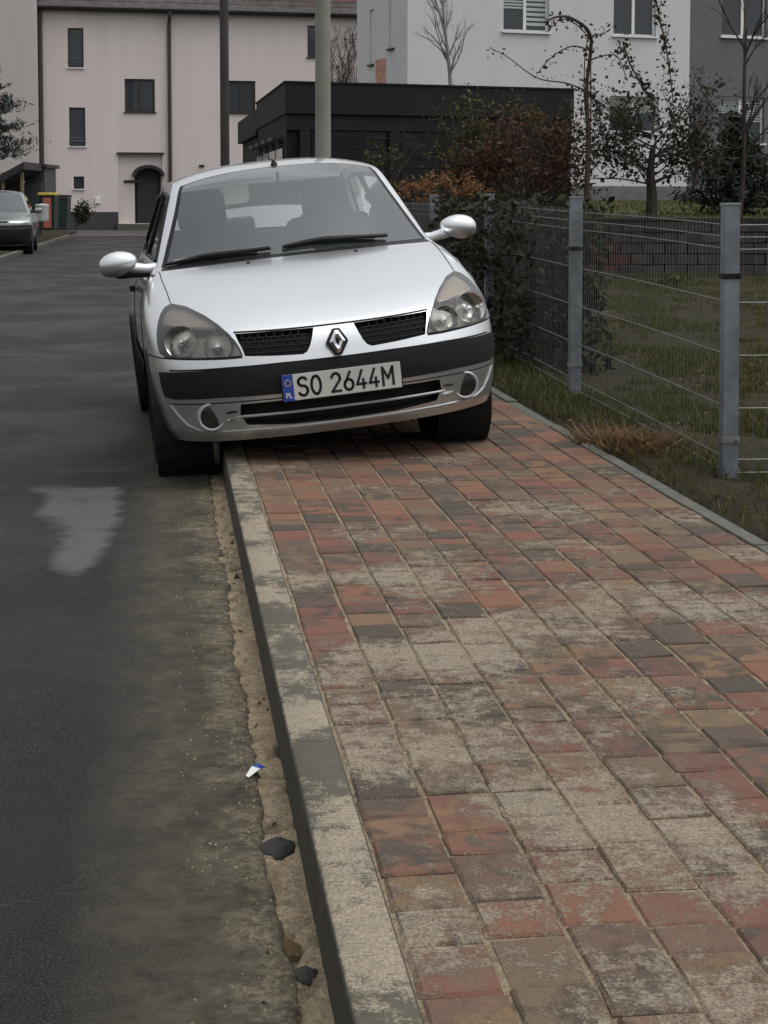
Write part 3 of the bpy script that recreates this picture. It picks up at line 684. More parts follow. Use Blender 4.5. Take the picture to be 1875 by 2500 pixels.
# number plate
def text(s, size, loc, M, mat, parent, name, sx=1.0, align='LEFT', ex=.0008):
    cu = bpy.data.curves.new(name, 'FONT'); cu.body = s; cu.size = size; cu.align_x = align; cu.align_y = 'CENTER'; cu.extrude = ex
    cu.resolution_u = 4; cu.offset = size*.005 if size > .1 else 0
    to = bpy.data.objects.new(name, cu); C.objects.link(to); bpy.context.view_layer.update()
    me = bpy.data.meshes.new_from_object(to.evaluated_get(bpy.context.evaluated_depsgraph_get())); bpy.data.objects.remove(to)
    Mt = M @ Matrix.Translation(loc) @ Matrix.Diagonal((sx, 1, 1, 1)); me.transform(Mt); me.materials.append(mat)
    return link(bpy.data.objects.new(name, me), parent)
PM = Matrix.Translation((0, -.020, .428)) @ Matrix.Rotation(R(90), 4, 'X')       # plate frame: x right, y up, z to the viewer
pl = MB().box((-.262,-.057,-.006), (.262,.057,.0), PM).build('number_plate', MT['platewhite'], bumper, bevel=.002)
MB().box((-.268,-.063,-.012), (.268,.063,-.003), PM).build('plate_holder', MT['blackpl'], pl, bevel=.002)
MB().box((-.262,-.057,.0005), (-.215,.057,.0018), PM).build('country_band', MT['blue'], pl)
text('PL', .034, (-.2385, -.034, .0025), PM, MT['white'], pl, 'country_letters', .85, 'CENTER')
mb = MB()
for k in range(12):
    q = 2*math.pi*k/12; mb.box((-.2385+.013*math.cos(q)-.002, .022+.013*math.sin(q)-.002, .002), (-.2385+.013*math.cos(q)+.002, .022+.013*math.sin(q)+.002, .003), PM)
mb.build('star_ring', MT['yellow'], pl)
def arc_(cx, cy, rx, ry, a0, a1, n=12): return [(cx+rx*math.cos(R(a0+(a1-a0)*k/n)), cy+ry*math.sin(R(a0+(a1-a0)*k/n))) for k in range(n+1)]
GLY = {'S': [arc_(.5,.77,.42,.23,25,270,14)+arc_(.5,.27,.44,.27,90,-155,14)[1:]], 'O': [arc_(.5,.5,.45,.5,90,450,24)],
 '2': [arc_(.5,.72,.42,.28,165,-20,12)+[(.06,0),(.94,0)]], '6': [[(.68,1.0),(.2,.46)]+arc_(.5,.29,.42,.29,150,-210,22)], '4': [[(.60,1.0),(.06,.24),(.96,.24)],[(.70,.50),(.70,0)]], 'M': [[(.05,0),(.05,1),(.5,.38),(.95,1),(.95,0)]]}
def glyph(ch, x, wd, ht=.078, th=.0058):
    mb = MB()
    for ln in GLY[ch]:
        for (a, b) in zip(ln[:-1], ln[1:]):
            p, q = Vector((x+a[0]*wd, (a[1]-.5)*ht, 0)), Vector((x+b[0]*wd, (b[1]-.5)*ht, 0)); d = (q-p).normalized(); nn_ = Vector((-d.y, d.x, 0))*th; e = d*th*.75
            mb.add([PM @ (v+Vector((0, 0, .0012))) for v in (p-e-nn_, q+e-nn_, q+e+nn_, p-e+nn_)], [(0, 1, 2, 3)])
            mb.add([PM @ (v+Vector((0, 0, .0006))) for v in (p-e-nn_, q+e-nn_, q+e+nn_, p-e+nn_)], [(0, 1, 2, 3)])
    return mb.build('plate_character', MT['ink'], pl)
for ch, x in zip('SO2644M', (-.196, -.138, -.050, .006, .062, .118, .178)): glyph(ch, x, .044 if ch != 'M' else .050)
mb = MB()
# badge: hollow diamond on a dark six-sided plaque
BM = Matrix.Translation((0, .012, .602)) @ Matrix.Rotation(R(82), 4, 'X')
def ngon(pts, z0, z1, M): 
    n = len(pts); v = [M @ Vector((x, y, z0)) for x, y in pts]+[M @ Vector((x, y, z1)) for x, y in pts]
    return v, [tuple(range(n-1, -1, -1)), tuple(range(n, 2*n))]+[(i, (i+1) % n, (i+1) % n+n, i+n) for i in range(n)]
bd = MB().add(*ngon([(-.014,-.058),(.014,-.058),(.047,-.004),(.047,.004),(.014,.058),(-.014,.058),(-.047,.004),(-.047,-.004)], -.02, .016, BM)).build('badge', MT['blackpl'], bumper, bevel=.003)
o_ = [(-.0085,-.049),(.0085,-.049),(.036,0),(.0085,.049),(-.0085,.049),(-.036,0)]; i_ = [(-.002,-.017),(.002,-.017),(.0095,0),(.002,.017),(-.002,.017),(-.0095,0)]
V = [BM @ Vector((x, y, .016)) for x, y in o_]+[BM @ Vector((x*.62, y*.66, .026)) for x, y in o_]+[BM @ Vector((x, y, .016)) for x, y in i_]
Fc = [(i, (i+1) % 6, (i+1) % 6+6, i+6) for i in range(6)]+[(i+6, (i+1) % 6+6, (i+1) % 6+12, i+12) for i in range(6)]
mesh('badge_diamond', V, Fc, MT['chrome'], bd)
# ---- sides
XT = np.array([[.2,.735],[.262,.765],[.335,.785],[.40,.797],[.465,.803],[.525,.805],[.59,.805],[.655,.803],[.712,.80],[.772,.793],[.825,.781],[.874,.764],[.912,.74],[.94,.712],[.953,.70],[1.07,.655],[1.20,.607],[1.315,.563],[1.345,.55],[1.40,.535]])
def side_ev(sg, off=0): return lambda y, z: np.stack([sg*(np.interp(z, XT[:, 0], XT[:, 1])+off), np.asarray(y, float), np.asarray(z, float)], -1)
eb = ev(np.ones(121), np.linspace(0, 30, 121))[:, 1:]
def arch(yc, r=.325, zc=.28): return [(yc+r*math.cos(q), zc+r*math.sin(q)) for q in np.linspace(-.25, math.pi+.25, 22)]
outer = [tuple(x) for x in eb]+[(3.555,.21)]+arch(3.21)+[(2.85,.20),(1.1,.20)]+arch(.74)[:-1]
W1 = [(1.36,.985),(1.70,1.295),(2.28,1.325),(2.33,.985)]; W2 = [(2.40,.985),(2.36,1.325),(2.80,1.30),(3.05,1.06),(2.98,.99)]
MOULD = [(1.12,.50),(2.82,.50),(2.82,.42),(1.12,.42)]
ylo, yhi = .4, 3.6
gpts = [(y, z) for y in np.arange(.4, 3.6, .09) for z in np.arange(.22, 1.38, .05)]
Pd, Fd, ld = cdt_regions(outer, [('w1', W1), ('w2', W2), ('mould', MOULD)], gpts, .05)
ld[ld == None] = 'none'; ld[ld == ''] = 'body'
for sg in (-1, 1):
    se = side_ev(sg); Q = se(Pd[:, 0], Pd[:, 1]); e = .004
    dz = (np.interp(Pd[:, 1]+e, XT[:, 0], XT[:, 1])-np.interp(Pd[:, 1]-e, XT[:, 0], XT[:, 1]))/(2*e)
    N = np.stack([np.full(len(dz), sg*1.), 0*dz, -dz], -1); N /= np.linalg.norm(N, axis=1, keepdims=True)
    sp = patch('side_panel', Q, N, Fd[ld == 'body'], MT['paint'], car)
    patch('side_window', Q, N, Fd[ld == 'w1'], MT['sideglass'], car); patch('side_window', Q, N, Fd[ld == 'w2'], MT['sideglass'], car)
    patch('door_moulding', Q, N, Fd[ld == 'mould'], MT['greypl'], sp, .008)
    sw = lambda y, z, o=0: Vector((sg*(float(np.interp(z, XT[:, 0], XT[:, 1]))+o), y, z))
    for W in (W1, W2): MB().tube([sw(y, z, .002) for y, z in resample(W+[W[0]], .08, False)], .012, 5).build('window_seal', MT['blackpl'], sp, True)
    MB().tube([sw(y, z, .0) for y, z in resample([(2.36,1.33),(2.36,.95),(2.38,.5),(2.33,.24),(1.25,.24),(1.20,.5),(1.27,.94)], .06, False)], .003, 5).build('door_gap', MT['void'], sp, True)
    MB().box((sg*.80-.02, 2.12, .80), (sg*.80+.012, 2.28, .835)).build('door_handle', MT['blackpl'], sp, bevel=.008)
    # mirror
    mr = MB(); vs = []; nu, nv = 20, 12
    for j in range(nv+1):
        th = math.pi*j/nv
        for i in range(nu):
            ph = 2*math.pi*i/nu
            x, y, z = math.sin(th)*math.cos(ph), math.sin(th)*math.sin(ph), math.cos(th)
            x = math.copysign(abs(x)**.8, x); z = math.copysign(abs(z)**.85, z)
            xx = .880+.098*x; taper = 1.0-.28*max(0, -x)
            vs.append((sg*xx, 1.30+.062*y*(1 if y < 0 else .45), .993+.064*z*taper-.01*x))
    mr.add(vs, [(j*nu+i, j*nu+(i+1) % nu, (j+1)*nu+(i+1) % nu, (j+1)*nu+i) for j in range(nv) for i in range(nu)])
    mo = mr.build('door_mirror', MT['paint'], car, True)
    MB().tube([(sg*.69, 1.345, .950), (sg*.745, 1.335, .952), (sg*.80, 1.325, .962), (sg*.86, 1.315, .985)], [.030, .026, .030, .04], 10).build('mirror_arm', MT['paint'], mo, True)
    MB().tube([(sg*.70, 1.345, .925), (sg*.78, 1.335, .930), (sg*.88, 1.32, .938), (sg*.95, 1.32, .955)], [.02, .018, .022, .012], 8).build('mirror_base', MT['blackpl'], mo, True)
    gl_ = MB().lathe([(.0001, 0), (.05, 0)], 20, 'y', Matrix.Translation((sg*.885, 1.329, .993)) @ Matrix.Diagonal((1.6, 1, 1, 1))).build('mirror_glass', MT['chrome'], mo)
# ---- wheels
def wheel(parent, loc, r=.295, wd=.158, sg=1, name='wheel'):
    h = wd/2; Mx = Matrix.Translation(loc)
    wo = empty(name); wo.parent = parent
    tyre = MB().lathe([(r*.68, -h*.9), (r*.80, -h), (r*.93, -h*.97), (r*.985, -h*.8), (r, -h*.55), (r, h*.55), (r*.985, h*.8), (r*.93, h*.97), (r*.80, h), (r*.68, h*.9), (r*.68, -h*.9)], 40, 'x', Mx).build('tyre', MT['rubber'], wo, True)
    tr = MB()
    for k in (-.45, -.15, .15, .45): tr.lathe([(r*1.002, h*k-.004), (r*1.003, h*k), (r*1.002, h*k+.004)], 40, 'x', Mx)
    tr.build('tread_groove', MT['void'], tyre)
    rim = MB().lathe([(.0001, sg*h*.55), (r*.2, sg*h*.6), (r*.3, sg*h*.4), (r*.58, sg*h*.35), (r*.66, sg*h*.75), (r*.70, sg*h*.92)], 32, 'x', Mx)
    rim.lathe([(r*.69, -h*.9), (r*.62, -h*.5), (r*.60, h*.5), (r*.69, h*.9)], 32, 'x', Mx)
    rm = rim.build('rim', MT['steel'], wo, True)
    mb = MB()
    for k in range(8):
        q = 2*math.pi*k/8; mb.tube([Vector(loc)+Vector((sg*h*.62, r*.22*math.cos(q), r*.22*math.sin(q))), Vector(loc)+Vector((sg*h*.72, r*.62*math.cos(q), r*.62*math.sin(q)))], [.022, .016], 5)
    mb.build('spokes', MT['steel'], rm, True)
    return wo
for sg, zz in ((-1, .252), (1, .268)):
    for yy in (.74, 3.21): wheel(car, (sg*.70, yy, zz), sg=sg)
    for yy in (.74, 3.21):
        MB().lathe([(.325, -.16), (.326, .10)], 24, 'x', Matrix.Translation((sg*.66, yy, .28))).build('wheel_arch_liner', MT['void'], car)
# ---- cabin and underbody
MB().box((-.56,.16,.205), (.56,3.6,.235)).box((-.74,1.08,.185), (.74,2.88,.225)).box((-.5,.30,.24), (.5,.36,.60)).box((-.45,.36,.24),(.45,.95,.62)).build('underbody', MT['void'], car)
cab = MB().box((-.70,1.05,.25), (.70,3.35,.30))
for sg in (-1, 1): cab.box((sg*.70-.03,1.1,.25), (sg*.70+.01,3.3,.93))
cab.build('cabin_trim', plain('cabin_grey', (.10,.105,.11), .9), car)
dash = MB().prism([(-.68,.60),(.68,.60),(.68,.93),(.3,.955),(-.3,.955),(-.68,.93)], 1.02, 1.42).build('dashboard', MT['blackpl'], car, bevel=.02)
def rbox(c, s, b, name, mat, parent, rx=0):
    o = MB().box((-s[0]/2,-s[1]/2,-s[2]/2), (s[0]/2,s[1]/2,s[2]/2), Matrix.Translation(c) @ Matrix.Rotation(rx, 4, 'X')).build(name, mat, parent)
    bm = bmesh.new(); bm.from_mesh(o.data); bmesh.ops.bevel(bm, geom=list(bm.edges), offset=b, segments=4, affect='EDGES', profile=.55); bm.to_mesh(o.data); bm.free(); o.data.shade_smooth(); return o
for sx, tilt in ((-.36, 0), (.36, 0)):
    st = empty('front_seat'); st.parent = car
    rbox((sx, 2.05, .50), (.50,.50,.16), .06, 'seat_cushion', MT['seat'], st)
    rbox((sx, 2.33, .80), (.50,.14,.62), .065, 'seat_back', MT['seat'], st, R(-14))
    rbox((sx, 2.42, 1.20), (.28,.12,.24), .058, 'headrest', MT['seat'], st, R(-8))
rs = empty('rear_seat'); rs.parent = car
rbox((0, 2.95, .50), (1.2,.5,.16), .06, 'seat_cushion', MT['seat'], rs)
rbox((0, 3.18, .78), (1.2,.14,.50), .06, 'seat_back', MT['seat'], rs, R(-14))
rbox((-.10, 3.22, 1.07), (.24,.09,.12), .04, 'headrest', MT['palecloth'], rs, R(-8))
rbox((.42, 3.22, 1.05), (.24,.09,.12), .04, 'headrest', MT['palecloth'], rs, R(-8))
MB().box((-.58,3.22,.96), (.58,3.45,.975)).build('parcel_shelf', MT['white'], car)
swm = Matrix.Translation((.36, 1.58, .92)) @ Matrix.Rotation(R(-62), 4, 'X')
swh = MB()
swh.tube([swm @ Vector((.185*math.cos(q), .185*math.sin(q), 0)) for q in np.linspace(0, 2*math.pi, 33)], .014, 8)
swh.tube([swm @ Vector((-.18,0,0)), swm @ Vector((0,0,-.03)), swm @ Vector((.18,0,0))], .018, 6).tube([swm @ Vector((0,-.18,0)), swm @ Vector((0,0,-.03))], .018, 6)
swh.build('steering_wheel', MT['greypl'], car, True)
rbox((.0, 1.60, 1.285), (.23,.03,.065), .014, 'rear_view_mirror', MT['greypl'], car, R(8))
MB().tube([(0,1.60,1.30), (0,1.555,1.37)], .008, 6).build('mirror_stem', MT['blackpl'], car, True)
pA = [SP(u, s, -.004)[0] for u, s in ((-.90,14.2), (-.79,14.24), (-.79,14.42), (-.89,14.40))]
mesh('windscreen_card', pA, [(0,1,2,3)], MT['white'], car)
# ================================================================== PARKED SALOON
RG2 = np.array([
 [.10,.20,.78,.45,.21,1,2],[.03,.30,.83,.50,.31,1,2],[.0,.45,.86,.55,.46,1,2],[.0,.56,.87,.58,.57,1,2],[.05,.60,.87,.60,.61,1,2],[.06,.70,.868,.66,.71,1,2],
 [.12,.76,.86,.78,.77,1,2.5],[.50,.84,.85,1.0,.83,1,2.5],[1.0,.91,.83,1.35,.89,1,2.5],[1.25,.945,.80,1.50,.93,1,2.5],[1.29,.955,.79,1.53,.94,.6,2.5],
 [1.55,1.16,.71,1.75,1.13,.35,2.2],[1.85,1.38,.63,2.02,1.33,.35,2.2],[2.0,1.43,.60,2.15,1.38,.4,2.6],[2.5,1.455,.58,2.55,1.40,.5,2.8],[3.0,1.43,.58,3.0,1.38,.5,2.8],
 [3.3,1.36,.60,3.25,1.32,.4,2.4],[3.75,1.08,.74,3.65,1.06,.4,2.2],[3.95,1.02,.80,3.85,1.0,.5,2.2],[4.55,.98,.82,4.35,.95,.9,2],[4.65,.7,.86,4.4,.7,1,2],[4.68,.45,.85,4.42,.45,1,2],[4.6,.25,.8,4.42,.25,1,2]])
ev2 = lambda u, s: Sev(u, s, RG2)
car2 = empty('saloon_car', (-9.57, 40, RZ), (0, 0, R(10))); car2.scale = (1.1, 1.1, 1.1)
tag(car2, 'pale grey saloon parked by the grass at the left edge', 'car')
HL2 = [(.44,5.05),(.92,5.05),(.95,5.5),(.93,5.95),(.44,5.9)]; GR2 = [(-.40,5.1),(.40,5.1),(.40,5.85),(-.40,5.85)]
LB = [(-.98,.3),(.98,.3),(.98,4.5),(-.98,4.5)]; HD2 = [(-.93,6.05),(.93,6.05),(.96,9.2),(-.96,9.2)]  # LB: black bumper carried up to the lamps, lower-half shade painted in
WS2 = [(-.93,10.1),(.93,10.1),(.89,12.7),(-.89,12.7)]; CW2 = [(-.96,9.25),(.96,9.25),(.95,10.08),(-.95,10.08)]
SC2 = .14; sc2 = lambda pl: [(u, s*SC2) for u, s in pl]
gp2 = [(u, s*SC2) for s in np.arange(.3, 22, .4) for u in np.r_[-.97, np.arange(-.9, .91, .1), .97]]
P2, F2, l2 = cdt_regions(sc2([(-1,0),(1,0),(1,22),(-1,22)]), [(n, sc2(p)) for n, p in (('hl', HL2), ('hl2', mirror(HL2)), ('gr', GR2), ('lb', LB), ('hd', HD2), ('ws', WS2), ('cw', CW2))], gp2, .06)
l2[l2 == None] = 'none'; l2[l2 == ''] = 'body'
Q3 = ev2(np.clip(P2[:, 0], -1, 1), P2[:, 1]/SC2); M3 = nrm(ev2, np.clip(P2[:, 0], -.995, .995), np.clip(P2[:, 1]/SC2, .02, 21.98))
M3[(M3*(Q3-np.array([0, 2.3, .7]))).sum(1) < 0] *= -1
for nm, key, mt, of in (('body_shell', 'body', 'paint2', 0), ('headlight', 'hl', 'lamppale', .004), ('headlight', 'hl2', 'lamppale', .004), ('grille', 'gr', 'blackpl', -.01), ('shaded_lower_bumper', 'lb', 'greypl', .01), ('bonnet', 'hd', 'paint2', .001), ('windscreen', 'ws', 'windscreen', 0), ('scuttle_panel', 'cw', 'blackpl', 0)):
    patch(nm, Q3, M3, F2[l2 == key], MT[mt], car2, of)
XT2 = np.array([[.2,.78],[.31,.83],[.46,.86],[.57,.87],[.71,.868],[.83,.85],[.89,.83],[.94,.79],[1.13,.71],[1.33,.63],[1.38,.60],[1.42,.57]])
eb2 = ev2(np.ones(90), np.linspace(0, 22, 90))[:, 1:]
out2 = [tuple(x) for x in eb2]+[(4.41,.22)]+arch(3.65, .34, .29)+[(3.3,.22),(1.3,.22)]+arch(.85, .34, .29)[:-1]
SW2 = [(1.72,.97),(2.15,1.34),(3.1,1.36),(3.5,1.05),(3.45,.97)]
Pe, Fe, le = cdt_regions(out2, [('w', SW2)], [(y, z) for y in np.arange(.5, 4.5, .12) for z in np.arange(.25, 1.4, .07)], .08)
le[le == None] = 'none'; le[le == ''] = 'body'
for sg in (-1, 1):
    X_ = sg*np.interp(Pe[:, 1], XT2[:, 0], XT2[:, 1]); Q = np.stack([X_, Pe[:, 0], Pe[:, 1]], -1)
    dz = (np.interp(Pe[:, 1]+.01, XT2[:, 0], XT2[:, 1])-np.interp(Pe[:, 1]-.01, XT2[:, 0], XT2[:, 1]))/.02
    N = np.stack([np.full(len(dz), sg*1.), 0*dz, -dz], -1); N /= np.linalg.norm(N, axis=1, keepdims=True)
    patch('side_panel', Q, N, Fe[le == 'body'], MT['paint2'], car2); patch('side_window', Q, N, Fe[le == 'w'], MT['sideglass'], car2)
    for yy in (.85, 3.65):
        wheel(car2, (sg*.77, yy, .31), .31, .20, sg)
        MB().lathe([(.34, -.18), (.341, .10)], 20, 'x', Matrix.Translation((sg*.74, yy, .29))).build('wheel_arch_liner', MT['void'], car2)
    m_ = MB().lathe([(.0001, -.09), (.06, -.07), (.075, 0), (.06, .07), (.0001, .09)], 14, 'x', Matrix.Translation((sg*.97, 1.72, .98)) @ Matrix.Diagonal((1, .6, .9, 1))).build('door_mirror', MT['paint2'], car2, True)
    MB().tube([(sg*.78,1.72,.95), (sg*.92,1.72,.96)], .03, 6).build('mirror_arm', MT['blackpl'], m_, True)
MB().box((-.7,.5,.2), (.7,4.4,.26)).box((-.76,1.5,.3), (.76,3.6,.9)).build('underbody', MT['void'], car2)
# ================================================================== BUILDINGS
class Facade:                      # upright plane through O turned by ang; a runs along it, b is height
    def __init__(s, O, ang):
        s.O = Vector(O); s.t = Vector((math.cos(ang), math.sin(ang), 0)); s.n = Vector((math.sin(ang), -math.cos(ang), 0)); s.ang = ang
        s.M = Matrix.Translation(s.O) @ Matrix.Rotation(ang, 4, 'Z')       # x along, y into the building, z up
    def hit(s, u, v):
        d = ray(u, v); o = Vector((0, 0, CAMH)); k = (s.O-o).dot(s.n)/d.dot(s.n); p = o+d*k
        return (p-s.O).dot(s.t), p.z-s.O.z
    def rect(s, u0, v0, u1, v1):
        a0, b1 = s.hit(u0, v0); a1, b0 = s.hit(u1, v1); return a0, b0, a1, b1
def wall(name, fc, a0, a1, b0, b1, holes, depth, mat, parent):
    """wall slab with real openings; the front is at y=0"""
    xs = sorted({a0, a1, *[h[0] for h in holes], *[h[2] for h in holes]}); zs = sorted({b0, b1, *[h[1] for h in holes], *[h[3] for h in holes]})
    mb = MB(); ins = lambda x, z: any(h[0] < x < h[2] and h[1] < z < h[3] for h in holes)
    V = {}; 
    def vid(x, y, z):
        k = (round(x, 4), round(y, 4), round(z, 4))
        if k not in V: V[k] = len(mb.v); mb.v.append(tuple(fc.M @ Vector((x, y, z))))
        return V[k]
    for i in range(len(xs)-1):
        for j in range(len(zs)-1):
            if not ins((xs[i]+xs[i+1])/2, (zs[j]+zs[j+1])/2): mb.f.append((vid(xs[i],0,zs[j]), vid(xs[i+1],0,zs[j]), vid(xs[i+1],0,zs[j+1]), vid(xs[i],0,zs[j+1])))
    for x0, z0, x1, z1 in holes:
        for q in (((x0,z0),(x1,z0)), ((x1,z0),(x1,z1)), ((x1,z1),(x0,z1)), ((x0,z1),(x0,z0))):
            (xa, za), (xb, zb) = q; mb.f.append((vid(xa,0,za), vid(xa,depth,za), vid(xb,depth,zb), vid(xb,0,zb)))
    o = mesh(name, mb.v, mb.f, mat, parent); return o
def window(fc, r, parent, frame=.06, mullion=True, fm='winframe', sill=True, depth=.14, sillmat='winframe', blind=0, rail=False, curtain=False):
    x0, z0, x1, z1 = r; M = fc.M; d = depth
    wn = MB().box((x0,d-.05,z0), (x0+frame,d,z1), M).box((x1-frame,d-.05,z0), (x1,d,z1), M).box((x0+frame,d-.05,z1-frame), (x1-frame,d,z1), M).box((x0+frame,d-.05,z0), (x1-frame,d,z0+frame), M).build('window', MT[fm], parent)
    panes = [(x0+frame, x1-frame)]
    if mullion:
        xm = (x0+x1)/2; MB().box((xm-frame*.75,d-.055,z0+frame), (xm+frame*.75,d-.005,z1-frame), M).build('mullion', MT[fm], wn); panes = [(x0+frame, xm-frame*.75), (xm+frame*.75, x1-frame)]
    for i, (a, b) in enumerate(panes):
        mesh('pane', [M @ Vector(p) for p in ((a,d-.02,z0+frame),(b,d-.02,z0+frame),(b,d-.02,z1-frame),(a,d-.02,z1-frame))], [(0,1,2,3)], MT['winglass'], wn)
        if blind:
            mb = MB(); n = 9; hh = (z1-z0)*(blind if i else blind*.62)
            for k in range(n): zz = z1-frame-hh*(k+.5)/n; mb.box((a,d-.035,zz-hh/n*.3), (b,d-.026,zz+hh/n*.3), M)
            mb.build('blind', MT['blind'], wn)
        if curtain and i: mesh('curtain', [M @ Vector(p) for p in ((a,d-.024,z0+frame),(b,d-.024,z0+frame),(b,d-.024,z1-frame),(a,d-.024,z1-frame))], [(0,1,2,3)], MT['curtain'], wn)
    if sill: MB().box((x0-.05,-.07,z0-.05), (x1+.05,d,z0-.0), M).build('window_sill', MT[sillmat], wn)
    if rail:
        mb = MB()
        for k in (0.0, .13): mb.tube([M @ Vector((x0-.02,-.03,z0+.22+k)), M @ Vector((x1+.02,-.03,z0+.22+k))], .014, 5)
        mb.build('window_rail', MT['wire'], wn)
    return wn
# ---- pink house at the end of the road
fp = Facade((at(93, 478, 70).x, 70, at(93, 483, 70).z), R(13))
ph = empty('pink_house', fp.O); ph_inv = Matrix.Translation(fp.O).inverted()
def adopt(o, root):                # parent without moving
    o.parent = root; o.matrix_parent_inverse = Matrix.Translation(root.location).inverted(); return o
class Sub:                          # collects things built under a root in world coordinates
    pass
def kids(root, fn):
    before = set(bpy.data.objects); fn()
    for o in set(bpy.data.objects)-before:
        if o.parent is None: adopt(o, root)
def pink():
    R1 = fp.rect(146, 60, 181, 146); R2 = fp.rect(149, 232, 185, 316); R3 = fp.rect(159, 381, 182, 408); R4 = fp.rect(269, 170, 335, 242); R5 = fp.rect(490, 174, 552, 244); R6 = fp.rect(664, 55, 700, 124)
    N0 = fp.rect(255, 333, 352, 473); 
    top = fp.hit(93, 22)[1]; a1 = fp.hit(800, 60)[0]
    niche = (N0[0], .0, N0[2], N0[3])
    wall('wall', fp, 0, a1, -.6, top, [R1, R2, R3, R4, R5, R6, niche], .16, MT['pink'], None)
    window(fp, R1, None, mullion=False, fm='darkframe', rail=True); window(fp, R2, None, mullion=False, fm='darkframe', rail=True); window(fp, R3, None, mullion=False, fm='darkframe')
    for r in (R4, R5): window(fp, r, None, fm='darkframe', sill=True, sillmat='darkframe', frame=.09)
    window(fp, R6, None, mullion=False, fm='darkframe', sillmat='darkframe')
    # entrance niche: back wall with an arched doorway, hood and step
    d0 = fp.rect(291, 352, 349, 473); ax = (d0[0]+d0[2])/2; rw = (d0[2]-d0[0])/2; zs = fp.hit(320, 380)[1]
    M = fp.M; nb = .16
    arc = [(ax+rw*math.cos(q), zs+rw*.62*math.sin(q)) for q in np.linspace(0, math.pi, 14)]
    bk = [(niche[0],0), (d0[0],0)]+arc[::-1]+[(d0[2],0), (niche[2],0), (niche[2],niche[3]), (niche[0],niche[3])]
    mbk = mesh('niche_wall', [M @ Vector((x, nb, z)) for x, z in bk], [tuple(range(len(bk)))], MT['pink'])
    b_ = bmesh.new(); b_.from_mesh(mbk.data); bmesh.ops.triangulate(b_, faces=b_.faces); b_.to_mesh(mbk.data); b_.free()
    dr = MB().box((d0[0]+.12,.30,0), (d0[2]-.12,.36,zs-.05), M).build('door', MT['doorpaint'])
    for k in range(3): MB().box((d0[0]+.22,.285,.2+k*.6), (d0[2]-.22,.30,.65+k*.6), M).build('door_panel', MT['darkframe'], dr)
    MB().tube([M @ Vector((d0[2]-.2,.26,1.0)), M @ Vector((d0[2]-.2,.26,1.15))], .02, 6).build('door_handle', MT['steel'], dr)
    for (x, y, z), mt in (((0,0,0), 'x'),): pass
    hood_ = MB(); pts = [(ax+(rw+.12)*math.cos(q), zs+(rw*.62+.12)*math.sin(q)) for q in np.linspace(0, math.pi, 16)]+[(ax+(rw-.02)*math.cos(q), zs+(rw*.62-.02)*math.sin(q)) for q in np.linspace(math.pi, 0, 16)]
    n = 16
    for k in range(n-1):
        quad = [pts[k], pts[k+1], pts[2*n-2-k], pts[2*n-1-k]]; hood_.prism(quad, -.35, nb+.05, M)
    hood_.build('door_hood', MT['darkmetal'])
    mesh('door_reveal', [M @ Vector(p) for p in ((d0[0],nb,0),(d0[2],nb,0),(d0[2],.4,0),(d0[0],.4,0),(d0[0],.4,d0[3]+.3),(d0[2],.4,d0[3]+.3),(d0[0],nb,zs),(d0[2],nb,zs))], [(0,1,2,3),(3,2,5,4),(0,3,4,6),(1,7,5,2)], MT['doorpaint'])
    MB().box((niche[0]-.06,-.10,niche[3]), (niche[2]+.06,.02,niche[3]+.08), M).build('lintel', MT['darkmetal'])
    s0 = fp.rect(291, 408, 300, 410)
    MB().box((niche[0]+.25,.10,1.75), (niche[0]+.95,.155,1.86), M).build('house_sign', MT['darkmetal'])
    q = fp.rect(205, 426, 217, 440); MB().box((q[0],-.08,q[1]), (q[2],-.003,q[3]), M).build('meter_box', MT['white'], bevel=.02)
    q = fp.rect(430, 356, 441, 361); MB().box((q[0],-.06,q[1]), (q[2],-.003,q[3]), M).build('wall_vent', MT['darkmetal'])
    MB().box((.0,-.05,-.6), (niche[0]-.02,-.003,fp.hit(150, 458)[1]), M).build('plinth', MT['plinth']); MB().box((niche[2]+.02,-.05,-.6), (a1,-.003,fp.hit(150, 458)[1]), M).build('plinth', MT['plinth'])
    MB().box((niche[0]-.1,-.9,-.5), (niche[2]+.1,.3,-.02), M).build('door_step', MT['edging'])
    # gutter, downpipes, roof
    MB().box((-.1,-.35,top), (a1,.05,top+.16), M).build('eave', MT['darkmetal'])
    MB().tube([M @ Vector((-.1,-.42,top+.12)), M @ Vector((a1,-.42,top+.12))], .09, 8).build('gutter', MT['darkmetal'])
    for u in (366,):
        a = fp.hit(u, 200)[0]; MB().tube([M @ Vector((a,-.42,top+.05)), M @ Vector((a,-.40,top-.15)), M @ Vector((a,-.08,top-.5)), M @ Vector((a,-.08,-.3))], .085, 8).build('downpipe', MT['brown'])
    MB().tube([M @ Vector((-.02,-.10,top+.6)), M @ Vector((-.02,-.10,-.3))], .11, 8).build('downpipe', MT['brown'])
    rf = MB(); nrow = 7
    for k in range(nrow):
        y0, z0 = -.42+k*.34, top+.17+k*.26; rf.box((-.1,y0,z0-.03), (a1,y0+.40,z0+.03), M @ Matrix.Translation((0,y0,z0)) @ Matrix.Rotation(R(37), 4, 'X') @ Matrix.Translation((0,-y0,-z0)))
    rfo = rf.build('roof', MT['tile'])
    for u0, u1 in ((540, 585), (598, 690), (716, 772)):
        a0, a2 = fp.hit(u0, 10)[0], fp.hit(u1, 10)[0]; MB().box((a0,.35,top+.42), (a2,2.4,top+2.0), M).build('dormer', MT['redtile'], rfo)
    MB().box((fp.hit(125,10)[0],.2,top+.40), (fp.hit(290,10)[0],2.0,top+.9), M).build('roof_hatch', MT['pink2'], rfo)
